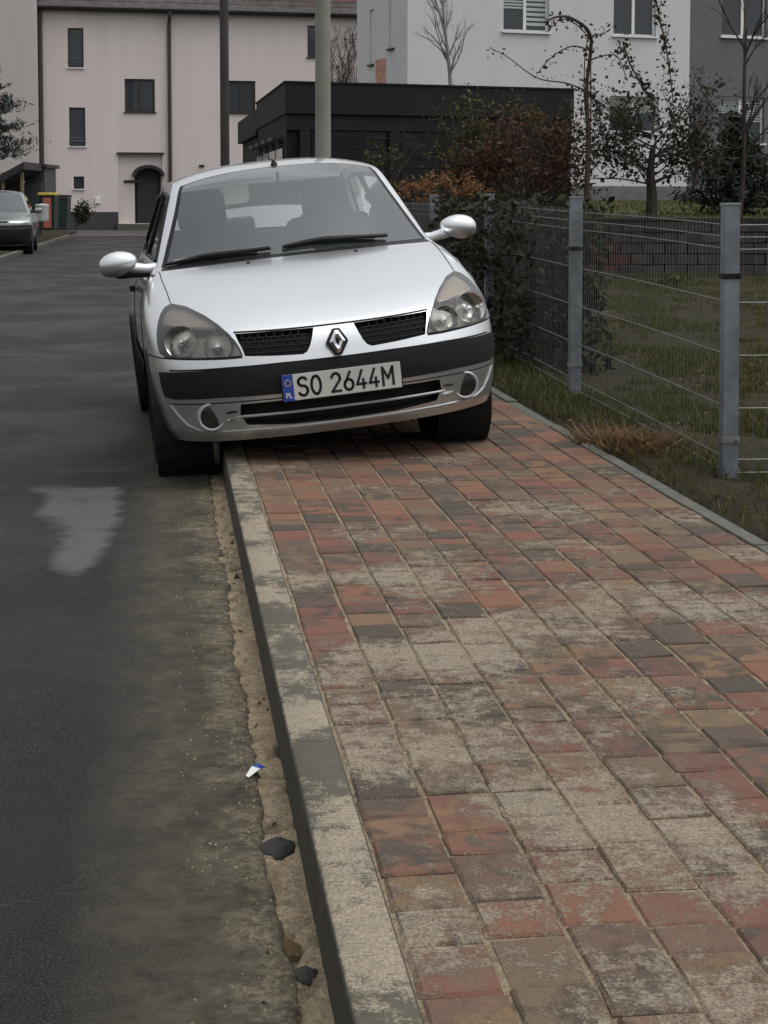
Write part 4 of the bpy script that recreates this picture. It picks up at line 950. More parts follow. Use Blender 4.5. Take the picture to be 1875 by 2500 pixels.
    # creeper-bare rear and side shell
    MB().box((.02,.5,-.5), (a1-.02,9,top+.1), M).build('house_core', MT['pink2'])
kids(ph, pink)
tag(ph, 'pink rendered three-storey house with arched dark door behind the road end', 'building')
# taller wing on the left
fw = Facade((at(93, 478, 69).x, 69, -.2), R(13)); wg = empty('pink_wing', fw.O)
def wing():
    MB().box((-14,.02,-.4), (-.12,9,11.5), fw.M).build('wall', MT['pink2'])
    MB().box((-14,-.06,-.4), (-.12,.0,.9), fw.M).build('plinth', MT['plinth'])
    r = fw.rect(-60, 60, -25, 146); window(fw, r, None, mullion=False, fm='darkframe', depth=.0)
kids(wg, wing); tag(wg, 'taller greyish pink house wing at the far left edge', 'building')
# ---- light grey apartment block
fg_ = Facade((at(880, 475, 45).x, 45, 1.15), R(20)); gb = empty('apartment_block', fg_.O)
def greyb():
    up = [(1087,-30,1186,72), (1326,-25,1417,78)]; lo = [(1318,207,1422,300)]; a1 = fg_.hit(1490, 100)[0]
    Ru = [fg_.rect(*q) for q in up]; zb = (Ru[0][1]+Ru[1][1])/2; Ru = [(a, zb, b, zb+1.45) for a, _, b, _ in Ru]
    Rl = [fg_.rect(*q) for q in lo]; Rl = [(a, zb-2.75, b, t) for a, _, b, t in Rl]
    top = 9.5; M = fg_.M
    wall('wall', fg_, 0, a1, -.3, top, Ru+Rl, .2, MT['grey'], None)
    window(fg_, Ru[0], None, blind=.85, depth=.16); window(fg_, Ru[1], None, depth=.16); window(fg_, Rl[0], None, depth=.16, blind=.4)
    MB().box((0,-.04,-.6), (a1,-.003,fg_.hit(1300, 402)[1]), M).build('plinth', plain('grey_plinth', (.13,.135,.14), .85, var=.2))
    # side wall with narrow windows
    fs = Facade(tuple(fg_.M @ Vector((0,0,0))), R(20+90)); dpt = 4.2
    fs2 = Facade(tuple(fg_.M @ Vector((0,dpt,0))), R(20-90))
    rr = []
    for u0, v0, u1, v1 in ((798, 22, 807, 138), (840, -60, 851, 103)):
        q = fs2.rect(u0, v0, u1, v1); rr.append((min(q[0], q[2]), q[1], max(q[0], q[2]), q[3]))
    wall('side_wall', fs2, 0, dpt, -.3, top, rr, .2, MT['grey'], None)
    for q in rr: window(fs2, q, None, mullion=False, fm='darkframe', depth=.18, sillmat='darkframe')
    q = fs2.rect(812, 130, 834, 184); MB().box((min(q[0],q[2]),-.012,q[1]), (max(q[0],q[2]),-.003,q[3]), fs2.M).build('wall_patch', MT['salmon'])
    MB().box((.05,.3,-.3), (a1-.05,dpt,top), M).build('block_core', MT['grey'])
kids(gb, greyb); tag(gb, 'light grey rendered apartment block with white windows behind the garden', 'building')
fd = Facade(tuple(fg_.M @ Vector((fg_.hit(1490, 100)[0]+.02, .05, 0))), R(20)); db = empty('dark_grey_wing', fd.O)
def darkb():
    r1 = fd.rect(1560, -20, 1655, 82); r2 = fd.rect(1553, 208, 1650, 310); r1 = (r1[0], r1[1], r1[2], r1[1]+1.45)
    wall('wall', fd, 0, 7, -.3, 9.5, [r1, r2], .2, MT['greydark'], None); window(fd, r1, None, depth=.16); window(fd, r2, None, depth=.16, blind=.5)
    MB().box((0.02,.3,-.3), (7,4,9.5), fd.M).build('block_core', MT['greydark'])
kids(db, darkb); tag(db, 'dark grey rendered wing of the apartments at the right edge', 'building')
# ---- anthracite pavilion
fk = Facade((at(620, 300, 30).x, 30, -.2), R(20)); kb = empty('pavilion', fk.O)
def kiosk():
    sh_ = math.tan(R(20-9))                           # the side wall runs along the road, not square to the front
    M = fk.M @ Matrix(((1, sh_, 0, 0), (0, 1, 0, 0), (0, 0, 1, 0), (0, 0, 0, 1)))
    top = fk.hit(620, 178)[1]; fb = fk.hit(620, 246)[1]; a1 = fk.hit(1237, 300)[0]; dp = 6.4
    MB().box((0,.12,0), (a1,dp,fb), M).build('wall', MT['kiosk'])
    MB().box((-.03,.0,fb), (a1+.03,dp+.1,top), M).build('fascia', MT['kiosk2'], bevel=.02)
    MB().box((-.05,-.02,top-.002), (a1+.05,dp+.1,top+.03), M).build('roof_trim', MT['kiosk2'])
    MB().box((.0,.05,fb-.28), (a1,.12,fb-.01), M).build('shutter_box', MT['kiosk2'])
    xs = np.linspace(.35, a1-.2, 4)
    for i in range(3):
        sh = MB().box((xs[i]+.12,.07,.2), (xs[i+1]-.12,.12,fb-.30), M).build('shutter', MT['kiosk'])
        for k in range(14): z = .3+k*.17; MB().box((xs[i]+.14,.064,z), (xs[i+1]-.14,.075,z+.155), M).build('shutter_slat', MT['kiosk'], sh)
    for i in range(4): MB().box((xs[i]-.1,.0,0), (xs[i]+.1,.11,fb-.29), M).build('pilaster', MT['kiosk2'])
    aw = plain('awning_grey', (.05,.05,.05), .5)
    for k in range(4): MB().box((-.22,.8+k*1.5,fb-.45), (-.005,1.7+k*1.5,fb-.39), M).build('awning', aw)
    for k in range(4): MB().box((-.03,.6+k*1.5,.6), (-.004,1.9+k*1.5,fb-.6), M).build('side_window', MT['winglass'])
    MB().box((-.03,dp+.12,fb-.1), (2,dp+6.0,top-.12), M).box((.1,dp+.12,-.2), (2,dp+6.0,fb-.1), M).build('annex', MT['kiosk2'])
kids(kb, kiosk); tag(kb, 'low anthracite flat-roofed pavilion behind the silver hatchback', 'building')
# ---- poles
pz = at(698, 340, 21)
tag(MB().lathe([(.16,-.15),(.16,.25),(.105,.4),(.098,2.5),(.092,7.0),(.0001,7.0)], 20, 'z', Matrix.Translation((pz.x, 21, 0))).build('lamp_post', MT['polegreen'], smooth=True), 'olive grey lamp post rising behind the hatchback roof', 'lamp post')
pz = at(486, 340, 52)
tag(MB().lathe([(.15,-.2),(.145,4),(.13,11),(.0001,11)], 14, 'z', Matrix.Translation((pz.x, 52, 0))).build('utility_pole', MT['polebrown'], smooth=True), 'slim dark pole standing before the pink house', 'pole')
# ================================================================== FENCE
fence = empty('wire_fence', (1.436, 6.77, 0)); tag(fence, 'galvanised wire mesh fence with square posts along the pavement', 'fence')
PA = [(1.436, 6.77, 1.142), (1.114, 9.53, 1.18), (.79, 12.3, 1.21), (.466, 15.06, 1.22), (.14, 17.85, 1.22)]
PEND = (4.0, 6.80, 1.142)
WZ = [1.05, 1.0, .95, .73, .51, .29, .075, .02]
def fencing():
    me = None
    for i, (x, y, t) in enumerate(PA+[PEND]):
        g = hlawn(x, y)
        po = MB().box((-.034,-.026,-.35), (.034,.026,t-.012)).build('post', MT['galv'], bevel=.005, loc=(x, y, 0)); po.rotation_euler = (random.gauss(0,.004), random.gauss(0,.004), A)
        cp = MB().box((-.037,-.029,t-.013), (.037,.029,t)).build('post_cap', MT['galv'], po, bevel=.003)
        for z in (.15+t-1.142, .83+t-1.142): MB().box((-.039,-.031,z), (.039,.031,z+.022)).box((.02,-.045,z+.004), (.034,-.03,z+.016)).build('clamp', MT['blackpl'] if z > .5 else MT['steel'], po)
    spans = [(PA[i], PA[i+1]) for i in range(4)]+[(PA[0], PEND)]
    for a, b in spans:
        pn = empty('mesh_panel'); A_, B_ = Vector(a[:2]+(0,)), Vector(b[:2]+(0,)); d = (B_-A_); L = d.length; d.normalize(); z0, z1 = a[2]-1.142, b[2]-1.142
        nn_ = Vector((-d.y, d.x, 0))*(1 if d.x < .5 else -1)
        for w in WZ:
            MB().tube([A_+d*(L*t)+Vector((0,0,w+z0+(z1-z0)*t+.006*math.sin(t*3.1))) for t in np.linspace(0,1,7)], .0027, 5).build('horizontal_wire', MT['wire'], pn)
        mb = MB(); n = int(L/.05)
        for k in range(1, n):
            t = k/n; z = z0+(z1-z0)*t; p = A_+d*(L*t)-nn_*.006; mb.tube([p+Vector((0,0,z+.01)), p+Vector((0,0,z+1.075))], .0016, 4, False)
        tag(mb.build('wire_mesh', MT['thinwire'], pn), kind='stuff')
kids(fence, fencing)
# ---- retaining wall of the upper lawn
rw_ = MB().box((1.2,WY-.02,-.2), (16,WY+.18,.90)).build('garden_wall', MT['mortar']); tag(rw_, 'low dark block wall holding up the mossy lawn', 'wall')
bw, bh = .30, .145
bmk = {}
for key in ('block', 'blockred'):
    for wd in (bw, bw/2): bmk[key, wd] = MB().box((0,-.06,0), (wd-.014,.0,bh-.014)).build('block', MT[key], bevel=.006)
used = set()
for r in range(6):
    x = 1.22-(r % 2)*bw/2+random.uniform(-.01,.01)
    while x < 6.6:
        key = 'blockred' if 2.1 < x < 3.1 and r < 4 else 'block'
        src = bmk[key, bw]; o = src if (key, bw) not in used else src.copy()
        if (key, bw) in used: C.objects.link(o)
        used.add((key, bw)); o.parent = rw_; o.location = (x, WY-.022+random.uniform(-.012,.012), .035+r*bh); o.rotation_euler = (random.gauss(0,.01), 0, random.gauss(0,.012)); x += bw
for k, o in bmk.items():
    if k not in used: bpy.data.objects.remove(o)
MB().box((1.15,WY-.10,.905), (16,WY+.2,.95)).build('coping', MT['mortar'], rw_, bevel=.01)
# ================================================================== BINS AND CLUTTER ON THE LEFT
def bin_(name, px, Y, w_, h_, body, lid, label, front=None):
    g = at(px, 490, Y); z0 = at(px, 496, Y).z
    b = empty(name, (g.x, Y, z0))
    pr = [(-.42*w_/1, 0), (.42*w_, 0), (.5*w_, h_*.92), (-.5*w_, h_*.92)]
    MB().prism(pr, -.3, .32).build('bin_body', body, b, bevel=.02)
    MB().box((-.53*w_,-.36,h_*.925), (.53*w_,.36,h_)).build('lid', lid, b, bevel=.03)
    for sg in (-1, 1): MB().lathe([(.0001,-.03),(.09,-.03),(.09,.03),(.0001,.03)], 14, 'x', Matrix.Translation((sg*.36*w_,.32,.09))).build('bin_wheel', MT['rubber'], b)
    if front: MB().box((-.10,-.36,.06), (.14,-.325,h_*.86)).build('front_panel', front, b, bevel=.01)
    return tag(b, label, 'bin', 'wheeled bins by the pink house')
bin_('wheeled_bin', 106, 50, .50, 1.12, MT['binGreen'], MT['yellow'], 'wheeled bin with yellow lid and a red front panel', MT['binRed'])
bin_('wheeled_bin', 130, 53, .62, 1.12, MT['binGreen'], MT['binGreen'], 'dark green wheeled bin right of the yellow-lidded one')
shd = empty('shed', at(66, 480, 58)); 
def shed():
    a, b = at(55, 480, 58), at(96, 362, 58)
    MB().box((a.x,58,a.z), (b.x,60,b.z)).build('wall', MT['shed']); MB().box((a.x-.1,57.9,b.z), (b.x+.1,60.2,b.z+.12)).build('roof', MT['darkmetal'])
    for k in range(5): z = a.z+.3+k*.28; MB().box((a.x+.6,57.95,z), (b.x-.1,58.0,z+.2)).build('slat', MT['darkmetal'])
kids(shd, shed); tag(shd, 'grey flat-roofed shed beside the left downpipe', 'shed')
cpt = empty('carport', at(10, 480, 55))
def carport():
    a, b = at(-60, 480, 55), at(52, 372, 55)
    mb = MB().prism([(a.x,b.z-.6),(b.x,b.z+.35),(b.x,b.z+.1),(a.x,b.z-.85)], 55, 58); mb.build('roof', MT['darkmetal'])
    for u in (4, 46): x = at(u, 400, 55).x; MB().box((x-.05,55.1,-.2), (x+.05,55.2,b.z)).build('post', MT['orange'])
    MB().box((a.x,57.8,-.2), (b.x,58,b.z-.3)).build('back_wall', MT['shed'])
kids(cpt, carport); tag(cpt, 'open carport with sloping dark roof and ochre posts', 'shed')
g = at(88, 485, 49)
tag(MB().lathe([(.15,0),(.18,.04),(.185,.42),(.20,.44),(.20,.48),(.0001,.50)], 20, 'z', Matrix.Translation((at(91, 450, 47).x, 47, at(91, 478, 47).z))).build('barrel', MT['white'], smooth=True), 'white plastic barrel between saloon and bins', 'barrel')
# ================================================================== PLANTS
def leaves(name, pts, size, mat, parent=None, asp=.55, up=.0, jit=.35, flat=None, fold=True):
    pts = np.asarray(pts, float); n = len(pts)
    d = rng.normal(size=(n, 3)); d[:, 2] += up; d /= np.linalg.norm(d, axis=1, keepdims=True)
    e = rng.normal(size=(n, 3)); e -= (e*d).sum(1, keepdims=True)*d; e /= np.linalg.norm(e, axis=1, keepdims=True)
    if flat is not None:
        e = np.cross(d, np.tile([0, 0, 1.], (n, 1)))+rng.normal(size=(n, 3))*flat; e /= np.linalg.norm(e, axis=1, keepdims=True)
    s = size*(1+jit*rng.normal(size=(n, 1))).clip(.4, 2)
    nn = np.cross(d, e); a = pts-d*s*.5; b = pts+d*s*.5
    if fold:
        V = np.stack([a, pts+e*s*asp*.5+nn*s*.12, b, pts-e*s*asp*.5+nn*s*.12], 1).reshape(-1, 3)
    else: V = np.stack([a+e*s*asp*.3, b+e*s*asp*.5, b-e*s*asp*.5, a-e*s*asp*.3], 1).reshape(-1, 3)
    i = np.arange(n)*4; F = np.stack([np.stack([i, i+1, i+2], 1), np.stack([i, i+2, i+3], 1)], 1).reshape(-1, 3)
    return meshnp(name, V, F, mat, parent)
def blades(name, pts, h, wd, mat, parent=None, lean=.35):
    pts = np.asarray(pts, float); n = len(pts); q = rng.uniform(0, 2*np.pi, n); hh = h*rng.uniform(.4, 1.3, n)
    e = np.stack([np.cos(q), np.sin(q), 0*q], 1)*wd; L = rng.normal(size=(n, 3))*lean*hh[:, None]; L[:, 2] = hh
    m = pts+L*.55+rng.normal(size=(n, 3))*.002
    V = np.stack([pts-e, pts+e, m+e*.7, m-e*.7, pts+L*np.array([1.25, 1.25, 1])], 1).reshape(-1, 3); i = np.arange(n)*5
    F = np.concatenate([np.stack([i, i+1, i+2], 1), np.stack([i, i+2, i+3], 1), np.stack([i+3, i+2, i+4], 1)])
    return meshnp(name, V, F, mat, parent)
def branchy(mb, p, d, L, r, depth, spread=.5, tips=None, droop=0., nseg=4, kids_=3):
    p = Vector(p); d = Vector(d).normalized(); pts = [p.copy()]; rs = [r]
    for k in range(nseg):
        d = (d+Vector((random.gauss(0, .12), random.gauss(0, .12), random.gauss(0, .08)-droop))).normalized(); p = p+d*(L/nseg); pts.append(p.copy()); rs.append(r*(1-.65*(k+1)/nseg))
        if tips is not None and depth <= 1: tips.append(p.copy())
    mb.tube(pts, rs, 5 if r > .01 else 4, False)
    if depth > 0:
        for k in range(kids_):
            t = random.uniform(.35, 1); i = min(nseg-1, int(t*nseg)); q = pts[i].lerp(pts[i+1], t*nseg-i)
            nd = (d+Vector((random.gauss(0, spread), random.gauss(0, spread), random.gauss(0, spread*.6)))).normalized()
            branchy(mb, q, nd, L*random.uniform(.45, .7), max(.0025, rs[i]*.6), depth-1, spread, tips, droop, nseg, kids_)
    return p
def clumps(n, cen, rad, nclump=30, cr=.25):
    """leaf positions gathered in uneven clumps in an ellipsoid"""
    c = rng.normal(size=(nclump, 3)); c /= np.linalg.norm(c, axis=1, keepdims=True); c *= rng.uniform(.3, 1, (nclump, 1))**.5
    k = rng.integers(0, nclump, n); p = c[k]+rng.normal(size=(n, 3))*cr*rng.uniform(.5, 1.2, (nclump, 1))[k]
    return np.asarray(cen)+p*np.asarray(rad)
# ---- hedge on the fence
hx = []
for k in range(13000):
    Y = random.uniform(10.6, 14.6); top = 1.16+.12*n2(Y, 0, 1.7)+.1*n2(Y, 3, 5); X = 2.47+DXDY*Y+random.uniform(-.16, .42)
    z = random.uniform(.02, max(.1, top)); 
    if n2(Y*3, z*3, 1, X*2) < -.28: continue
    hx.append((X+.10*n2(Y, z, 3, 1), Y, z))
hg = empty('hedge', (1.0, 12.4, 0)); 
def hedge():
    leaves('foliage', hx, .055, MT['Lhedge'], None, .6)
    mb = MB()
    for k in range(26): Y = random.uniform(10.8, 14.4); branchy(mb, (2.5+DXDY*Y+random.uniform(-.05, .25), Y, -.05), (random.gauss(0, .2), random.gauss(0, .2), 1), random.uniform(.6, 1.05), .012, 1, .4)
    tag(mb.build('stems', MT['bark']), kind='stuff')
kids(hg, hedge); tag(hg, 'dark evergreen hedge growing through the fence beside the hatchback', 'hedge')
# ---- plain shrub builder
def shrub(name, cen, rad, n, size, mat, label, cat='shrub', nst=14, nclump=36, cr=.26, base=None, extra=None, asp=.55):
    cen = Vector(cen); b = Vector((cen.x, cen.y, cen.z-rad[2])) if base is None else Vector(base)
    s = empty(name, b)
    def go():
        leaves('foliage', clumps(n, cen, rad, nclump, cr), size, mat, None, asp)
        mb = MB(); tips = []
        for k in range(nst):
            q = random.uniform(0, 2*math.pi); d = Vector((math.cos(q)*rad[0]*.7, math.sin(q)*rad[1]*.7, rad[2]*1.7)); branchy(mb, b+Vector((d.x*.1, d.y*.1, 0)), d, d.length*random.uniform(.6, 1.0), .013, 2, .35, tips)
        tag(mb.build('stems', MT['bark']), kind='stuff')
        if extra: extra(tips)
    kids(s, go); return tag(s, label, cat)
c = at(1130, 365, 20.5)
shrub('russet_shrub', (c.x, 20.5, c.z+.02), (.80, .5, .66), 5400, .055, MT['Lred'], 'russet brown shrub in autumn leaf in front of the pavilion corner', nclump=60, cr=.22)
c = at(1010, 355, 21)
shrub('olive_shrub', (c.x, 21, c.z), (.55, .4, .6), 1700, .06, MT['Lolive'], 'thin olive green shrub left of the russet shrub', nclump=26, cr=.2)
c = at(1085, 260, 23)
shrub('tall_olive_shrub', (c.x, 23, c.z-.1), (.85, .4, .55), 800, .06, MT['Lolive'], 'sparse tall olive shrub reaching across the pavilion front', base=(c.x, 23, .9), nclump=24, cr=.2)
c = at(832, 345, 22)
shrub('small_olive_shrub', (c.x, 22, c.z-.15), (.34, .3, .38), 420, .055, MT['Lolive'], 'small olive shrub showing above the hatchback roof corner', nclump=18)
for k, (u, v, r_) in enumerate(((905, 408, .20), (945, 402, .24), (1000, 404, .20), (1032, 405, .16))):
    c = at(u, v, 17.5)
    shrub('dry_hydrangea', (c.x, 17.5, c.z-.04), (r_, r_, r_*.8), 420, .034, MT['Lorange'], ['orange dry flower bush nearest the hatchback mirror, first from the left', 'fullest orange dry flower bush, second from the left', 'orange dry flower bush, third from the left', 'smallest orange dry flower bush, beside the russet shrub'][k], 'flower bush', nst=7, nclump=14, cr=.22, base=(c.x, 17.5, .3))['group'] = 'dry orange flower bushes behind the fence'
# ---- climbing rose on a pole with arching shoots
def strand(mb, pts, r, tips, n=24):
    c = [Vector(p) for p in pts]; out = []
    for i in range(len(c)-1):
        a, b, d, e = c[max(0, i-1)], c[i], c[i+1], c[min(len(c)-1, i+2)]
        for k in range(8): t = k/8; out.append(.5*((2*b)+(d-a)*t+(2*a-5*b+4*d-e)*t*t+(3*b-a-3*d+e)*t**3))
    out.append(c[-1]); m = len(out); mb.tube(out, [r*(1-.6*i/m) for i in range(m)], 5, False); tips += out
rp = empty('climbing_rose', at(1268, 425, 20))
def rose():
    mb = MB(); tips = []; Y = 20
    P_ = lambda *l: [at(u, v, Y+dy) for u, v, dy in l]
    strand(mb, P_((1266,430,0),(1270,300,0),(1268,180,.05),(1276,80,0),(1240,42,-.2),(1205,36,-.3),(1178,48,-.4)), .030, tips)
    for q in (P_((1272,420,0),(1276,250,.1),(1278,90,0),(1300,75,-.3),(1320,62,-.5)), P_((1270,300,0),(1262,200,0),(1264,120,.1),(1272,70,0)), P_((1274,85,0),(1248,55,.2),(1215,42,.3),(1190,60,.3)),
              P_((1276,110,0),(1235,100,0),(1190,125,0),(1160,160,0)), P_((1272,130,0),(1330,120,0),(1355,175,.1)), P_((1272,200,0),(1225,180,0),(1160,168,0),(1095,122,0),(1060,105,0))): strand(mb, q, .011, tips)
    tag(mb.build('stems', MT['vine']), kind='stuff')
    t_ = np.array([tuple(p) for p in tips]); k = rng.integers(0, len(t_), 300); leaves('foliage', t_[k]+rng.normal(size=(300, 3))*.045, .05, MT['Ldark'], None, .6)
kids(rp, rose); tag(rp, 'climbing rose with brown stem arching high over the garden', 'climber')
# leafy vine strands in front of the grey block
def vine_strand(pts, label, nl, sz, Y=21, jit=.05):
    s = empty('vine', at(pts[-1][0], pts[-1][1], Y))
    def go():
        mb = MB(); tips = []; strand(mb, [at(u, v, Y) for u, v in pts], .012, tips); mb.build('stem', MT['vine'])
        t_ = np.array([tuple(p) for p in tips]); k = rng.integers(0, len(t_), nl); leaves('foliage', t_[k]+rng.normal(size=(nl, 3))*jit, sz, MT['Ldark'], None, .65)
    kids(s, go); return tag(s, label, 'climber')
vine_strand([(1415,-10),(1425,40),(1440,110),(1452,200),(1456,280),(1450,350)], 'long leafy vine hanging in front of the grey wall corner', 330, .055)
vine_strand([(1345,90),(1362,140),(1385,180),(1405,215),(1425,270),(1430,340)], 'shorter leafy vine slanting below the second white window', 240, .06)
vine_strand([(1265,190),(1290,230),(1300,290),(1310,360)], 'thin leafy vine close to the climbing rose stem', 110, .05)
# ---- fruit tree with a short trunk
ft = empty('fruit_tree', at(1405, 470, 20.5))
def fruit():
    mb = MB(); tips = []; b = at(1405, 470, 20.5); 
    strand(mb, [at(1405,475,20.5), at(1408,420,20.5), at(1405,370,20.5), at(1410,320,20.5)], .085, [])
    for k in range(30):
        v = random.uniform(285, 410); p = at(1407, v, 20.5); sg = random.choice((-1, 1)); branchy(mb, p, (sg*random.uniform(.7, 1), random.gauss(0, .4), random.uniform(-.1, .8)), random.uniform(.45, .85), .013, 2, .45, tips)
    mb.build('trunk', MT['bark'])
    t_ = np.array([tuple(p) for p in tips]); k = rng.integers(0, len(t_), 3800); leaves('crown', t_[k]+rng.normal(size=(3800, 3))*.09, .05, MT['Ldark'], None, .65)
kids(ft, fruit); tag(ft, 'low spreading fruit tree with dark leaves before the grey block', 'tree')
# ---- bare trees
def bare(name, base, top, r, mat, label, n=14, Y=40, spread=.35, lo=.35, up=.9):
    b = at(*base, Y); t = at(*top, Y); s = empty(name, b)
    def go():
        mb = MB(); strand(mb, [b, b.lerp(t, .3)+Vector((.03,0,0)), b.lerp(t, .7), t], r, [])
        for k in range(n): f = random.uniform(lo, .9); p = b.lerp(t, f); sg = random.choice((-1, 1)); branchy(mb, p, (sg*random.uniform(.25, .7), random.gauss(0, .3), up), (t-b).length*random.uniform(.22, .42), r*.42, 2, spread)
        mb.build('trunk', mat)
    kids(s, go); return tag(s, label, 'tree')
bare('bare_tree', (975, 240), (955, -20), .055, MT['palebark'], 'pale leafless tree before the light grey wall', 16, 38, .28, .25, 1.1)
bare('bare_sapling', (1597, 470), (1612, 60), .035, MT['bark'], 'thin leafless sapling at the right edge by the dark wing', 12, 20, .3, .3, .8)
bare('bare_bush', (1500, 400), (1500, 230), .03, MT['bark'], 'leafless bush of slanting twigs at the dark wing corner', 18, 22, .35, .05, .8)
# ---- conifers
def conifer(name, base, Y, H_, Rr, label, n=60, dens=26):
    b = Vector(base); s = empty(name, b)
    def go():
        mb = MB(); mb.tube([b, b+Vector((0,0,H_))], [.09, .012], 7); pts = []
        for k in range(n):
            f = (k/n)**.9; z = H_*(.06+.92*f); L = Rr*(1-f)*random.uniform(.75, 1.1)+.06; q = k*2.4; d = Vector((math.cos(q), math.sin(q), random.uniform(-.05, .25)))
            e = b+Vector((0,0,z)); tip = e+d*L; mid = e.lerp(tip, .55)+Vector((0,0,-.08*L)); mb.tube([e, mid, tip], [.018, .010, .004], 4, False)
            for j in range(int(dens*(L/Rr+.25))):
                t = random.uniform(.15, 1.02); p = e.lerp(tip, t); pts.append(tuple(p+Vector((random.gauss(0, .10*L+.02), random.gauss(0, .10*L+.02), random.gauss(0, .05)-.03))))
        mb.build('trunk', MT['bark']); leaves('crown', pts, .17, MT['Lfir'], None, .22, flat=.5)
    kids(s, go); return tag(s, label, 'tree')
c = at(1590, 450, 25); conifer('conifer', (c.x, 25, .95), 25, 1.55, .95, 'dark bushy conifer by the right edge behind the fence corner', 120, 40)
c = at(-78, 480, 45); conifer('spruce', (c.x, 45, 2.0), 45, 4.6, 2.0, 'dark spruce reaching in from the left edge above the saloon', 110, 190)
c = at(140, 470, 55); shrub('dark_bush', (c.x+.45, 55.5, c.z+.15), (.32, .3, .38), 500, .09, MT['Lhedge'], 'dark bush between the green bin and the pink wall', nclump=20)
# ---- creeper on the pink house beside the grey block
cr_ = empty('wall_creeper', fp.M @ Vector((fp.hit(745, 170)[0], -.1, fp.hit(745, 170)[1])))
def creeper():
    mb = MB(); tips = []
    for k in range(30):
        p = [fp.hit(random.uniform(722, 785), 185), ]; u = random.uniform(718, 785); v = 190; pts = []
        for j in range(7):
            a, b_ = fp.hit(u, v); pts.append(fp.M @ Vector((a, -.05-random.uniform(0, .05), b_))); u += random.gauss(0, 7)+.5; v -= random.uniform(14, 26)
        strand(mb, pts, .016, tips)
    tag(mb.build('stems', MT['vine']), kind='stuff'); t_ = np.array([tuple(p) for p in tips]); k = rng.integers(0, len(t_), 320); leaves('foliage', t_[k]+rng.normal(size=(320, 3))*.12, .10, MT['Lcreep'], None, .6)
kids(cr_, creeper); tag(cr_, 'half bare reddish creeper climbing the pink wall', 'climber')
# ---- grass and ground litter
gpts = []; mpts = []
for k in range(90000):
    Y = 6.9+15*random.random()**.9; X = random.uniform(2.5+DXDY*Y, .25*Y+.2)
    if n2(X, Y, 1.1, 7)+.5*n2(X, Y, 4, 3) < -.08+.2*random.random(): continue
    gpts.append((X, Y, hlawn(X, Y)))
tag(blades('lawn_grass', gpts, .045, .0035, MT['Lgrass']), 'patchy short grass on the lower lawn behind the fence', 'grass', kind='stuff')
vp = []
for k in range(26000):
    Y = random.uniform(4.2, 17); x0 = random.uniform(2.03, 2.5)
    dn_ = .16+.5*(1 if Y > 8.6 else 0)+.6*n2(x0*4, Y, 1.2, 9)
    if random.random() > dn_: continue
    p = vfx((x0-2.005)/.5, (Y-2)/20); vp.append(tuple(p))
tag(blades('verge_grass', vp, .055, .0035, MT['Lgrass']), 'ragged grass along the edging under the fence', 'grass', kind='stuff')
tp = [tfx(random.uniform(0, .5), random.random()**2*.5) for k in range(9000)]
tag(blades('moss', [tuple(p) for p in tp], .05, .012, MT['Lmoss']), 'bright moss and grass on the upper lawn', 'moss', kind='stuff')
fl = []
for k in range(6500):
    Y = random.uniform(4, 20); X = random.uniform(2.1+DXDY*Y, .25*Y+.3)
    if n2(X, Y, .9, 2) < -.05: continue
    fl.append((X, Y, hlawn(X, Y)+.02))
for k in range(160):
    Y = random.uniform(2.5, 9); p = ql(random.uniform(.12, .24), Y); fl.append((p.x, p.y, RZ-.012))
tag(leaves('fallen_leaves', fl, .027, MT['Lfall'], None, .7, flat=.6), 'brown fallen leaves scattered over lawn, verge and gutter', 'leaves', kind='stuff')
# dry fern tuft against the fence
def tuft(name, X, Y, r, n, h, mat, label, cat='plant'):
    z = hlawn(X, Y); q = rng.normal(size=(n, 2))*r*.5
    t = blades(name, np.stack([X+q[:, 0], Y+q[:, 1], np.full(n, z)], 1), h, .005, mat, None, .9); return tag(t, label, cat)
p = onz(1390, 965, 0.02); tuft('dry_fern', p.x, p.y, .17, 420, .11, MT['Ldry'], 'orange brown dry fern tuft under the fence')
p = onz(1330, 960, 0.02); tuft('dry_tuft', p.x, p.y+.2, .15, 260, .09, MT['Ldry'], 'flattened brown tuft left of the dry fern')
for k, (u, v, lb) in enumerate(((1200, 640, 'broad green leafy weed behind the hedge end'), (1460, 600, 'pale green weed in the middle of the lawn'))):
    p = onz(u, v+40, .06); tag(leaves('garden_weed', clumps(160, (p.x, p.y, .2), (.25, .2, .14), 12, .25), .08, MT['Lgrass'], None, .5, up=.3), lb, 'plant')
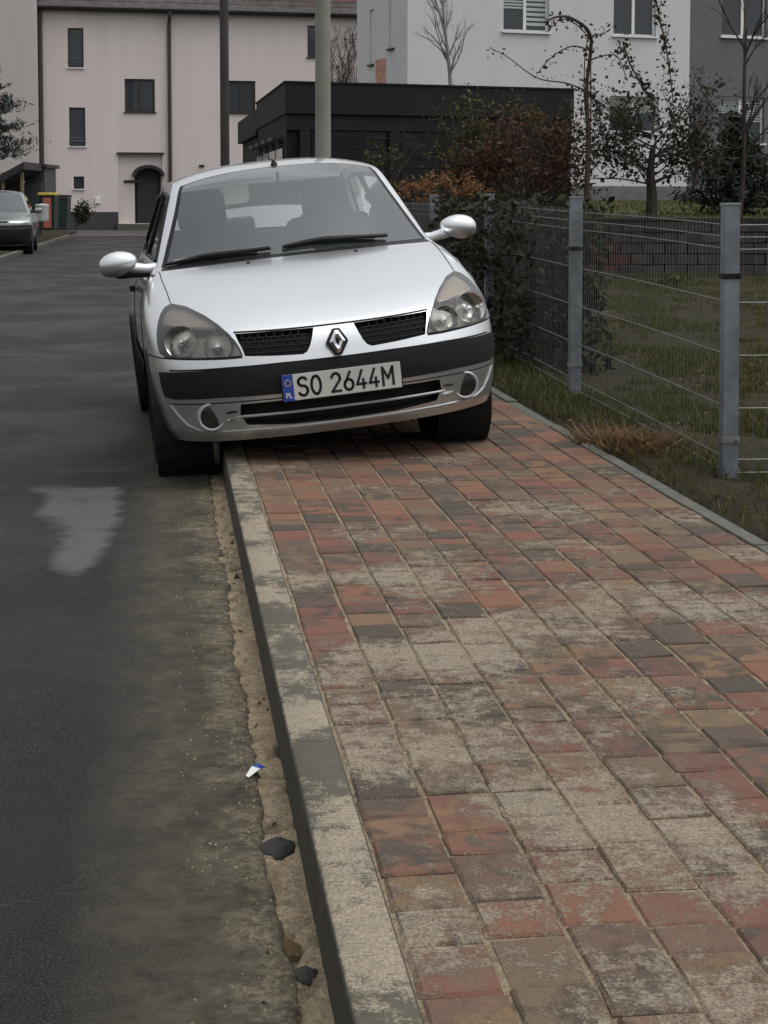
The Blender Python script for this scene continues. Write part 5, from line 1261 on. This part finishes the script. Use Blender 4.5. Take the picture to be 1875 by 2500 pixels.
# stones, grit and rubbish in the gutter
def stone(loc, s, label, mat='stone', name='stone'):
    bm = bmesh.new(); bmesh.ops.create_icosphere(bm, subdivisions=3, radius=1)
    for v in bm.verts: v.co = Vector((v.co.x*s[0], v.co.y*s[1], v.co.z*s[2]))*(1+.25*noise.noise(v.co*1.7+Vector(loc)))
    me = bpy.data.meshes.new(name); bm.to_mesh(me); bm.free(); me.materials.append(MT[mat]); me.shade_smooth(); o = bpy.data.objects.new(name, me); o.location = loc; link(o)
    return tag(o, label, 'stone')
p = onz(600, 1842, RZ-.02); stone((p.x, p.y, RZ-.012), (.036, .048, .015), 'dark lump of broken asphalt lying in the sandy gutter')
p = onz(662, 2120, RZ-.02); stone((p.x, p.y, RZ-.014), (.022, .026, .016), 'brown pebble in the gutter near the bottom edge')
gv = []
for k in range(1500):
    l = random.uniform(1.6, 9); q = random.choice((random.uniform(.13, .245), random.uniform(.15, .24), random.uniform(.02, .2))); gv.append((q, l, random.uniform(.0008, .0028)))
V = []; F = []
for q, l, s in gv:
    c = ql(q, l, (RZ-.02 if q > edge_x0(l)*CA else RZ)+s*.5); o = len(V); t = [Vector((1,1,1)), Vector((1,-1,-1)), Vector((-1,1,-1)), Vector((-1,-1,1)), Vector((1.2,.2,-.6))]
    V += [tuple(c+Vector((x.x*s*random.uniform(.6,1.2), x.y*s*random.uniform(.6,1.2), x.z*s*.7))) for x in t]
    F += [(o,o+1,o+2),(o,o+3,o+1),(o,o+2,o+3),(o+1,o+4,o+2),(o+1,o+3,o+4),(o+2,o+4,o+3)]
tag(mesh('grit', V, F, MT['sand']), 'fine grit and pebbles along the gutter', 'gravel', kind='stuff')
gv = []; V = []; F = []
for k in range(6000):
    l = 1.7+random.random()**1.5*6; q = random.uniform(KQ0, PQ1); 
    if n2(q, l, 2.2, 5)+.6*n2(q, l, 8, 1) < .08: continue
    s = random.uniform(.0006, .0018); c = ql(q, l, s*.6+.0012); o = len(V)
    V += [tuple(c+Vector((x*s*random.uniform(.6,1.3), y*s*random.uniform(.6,1.3), z*s))) for x, y, z in ((1,0,-1),(-.6,.9,-1),(-.6,-.9,-1),(0,0,1))]; F += [(o,o+1,o+3),(o+1,o+2,o+3),(o+2,o,o+3)]
tag(mesh('sand_grains', V, F, MT['sand']), 'loose sand grains scattered over kerb and pavers', 'sand', kind='stuff')
p = onz(553, 1668, RZ+.004)
wr = empty('litter_wrapper', (p.x, p.y, RZ+.004), (0, 0, R(62)))
MB().add([(-.036,-.004,0),(0,-.011,.010),(0,.011,.012),(-.036,.004,.003)], [(0,1,2,3)]).build('white_half', MT['white'], wr); MB().add([(.0,-.011,.010),(.024,-.012,.004),(.026,.010,.012),(.0,.011,.012)], [(0,1,2,3)]).build('blue_half', MT['blue'], wr)
tag(wr, 'small white and blue wrapper lying at the asphalt edge', 'litter')
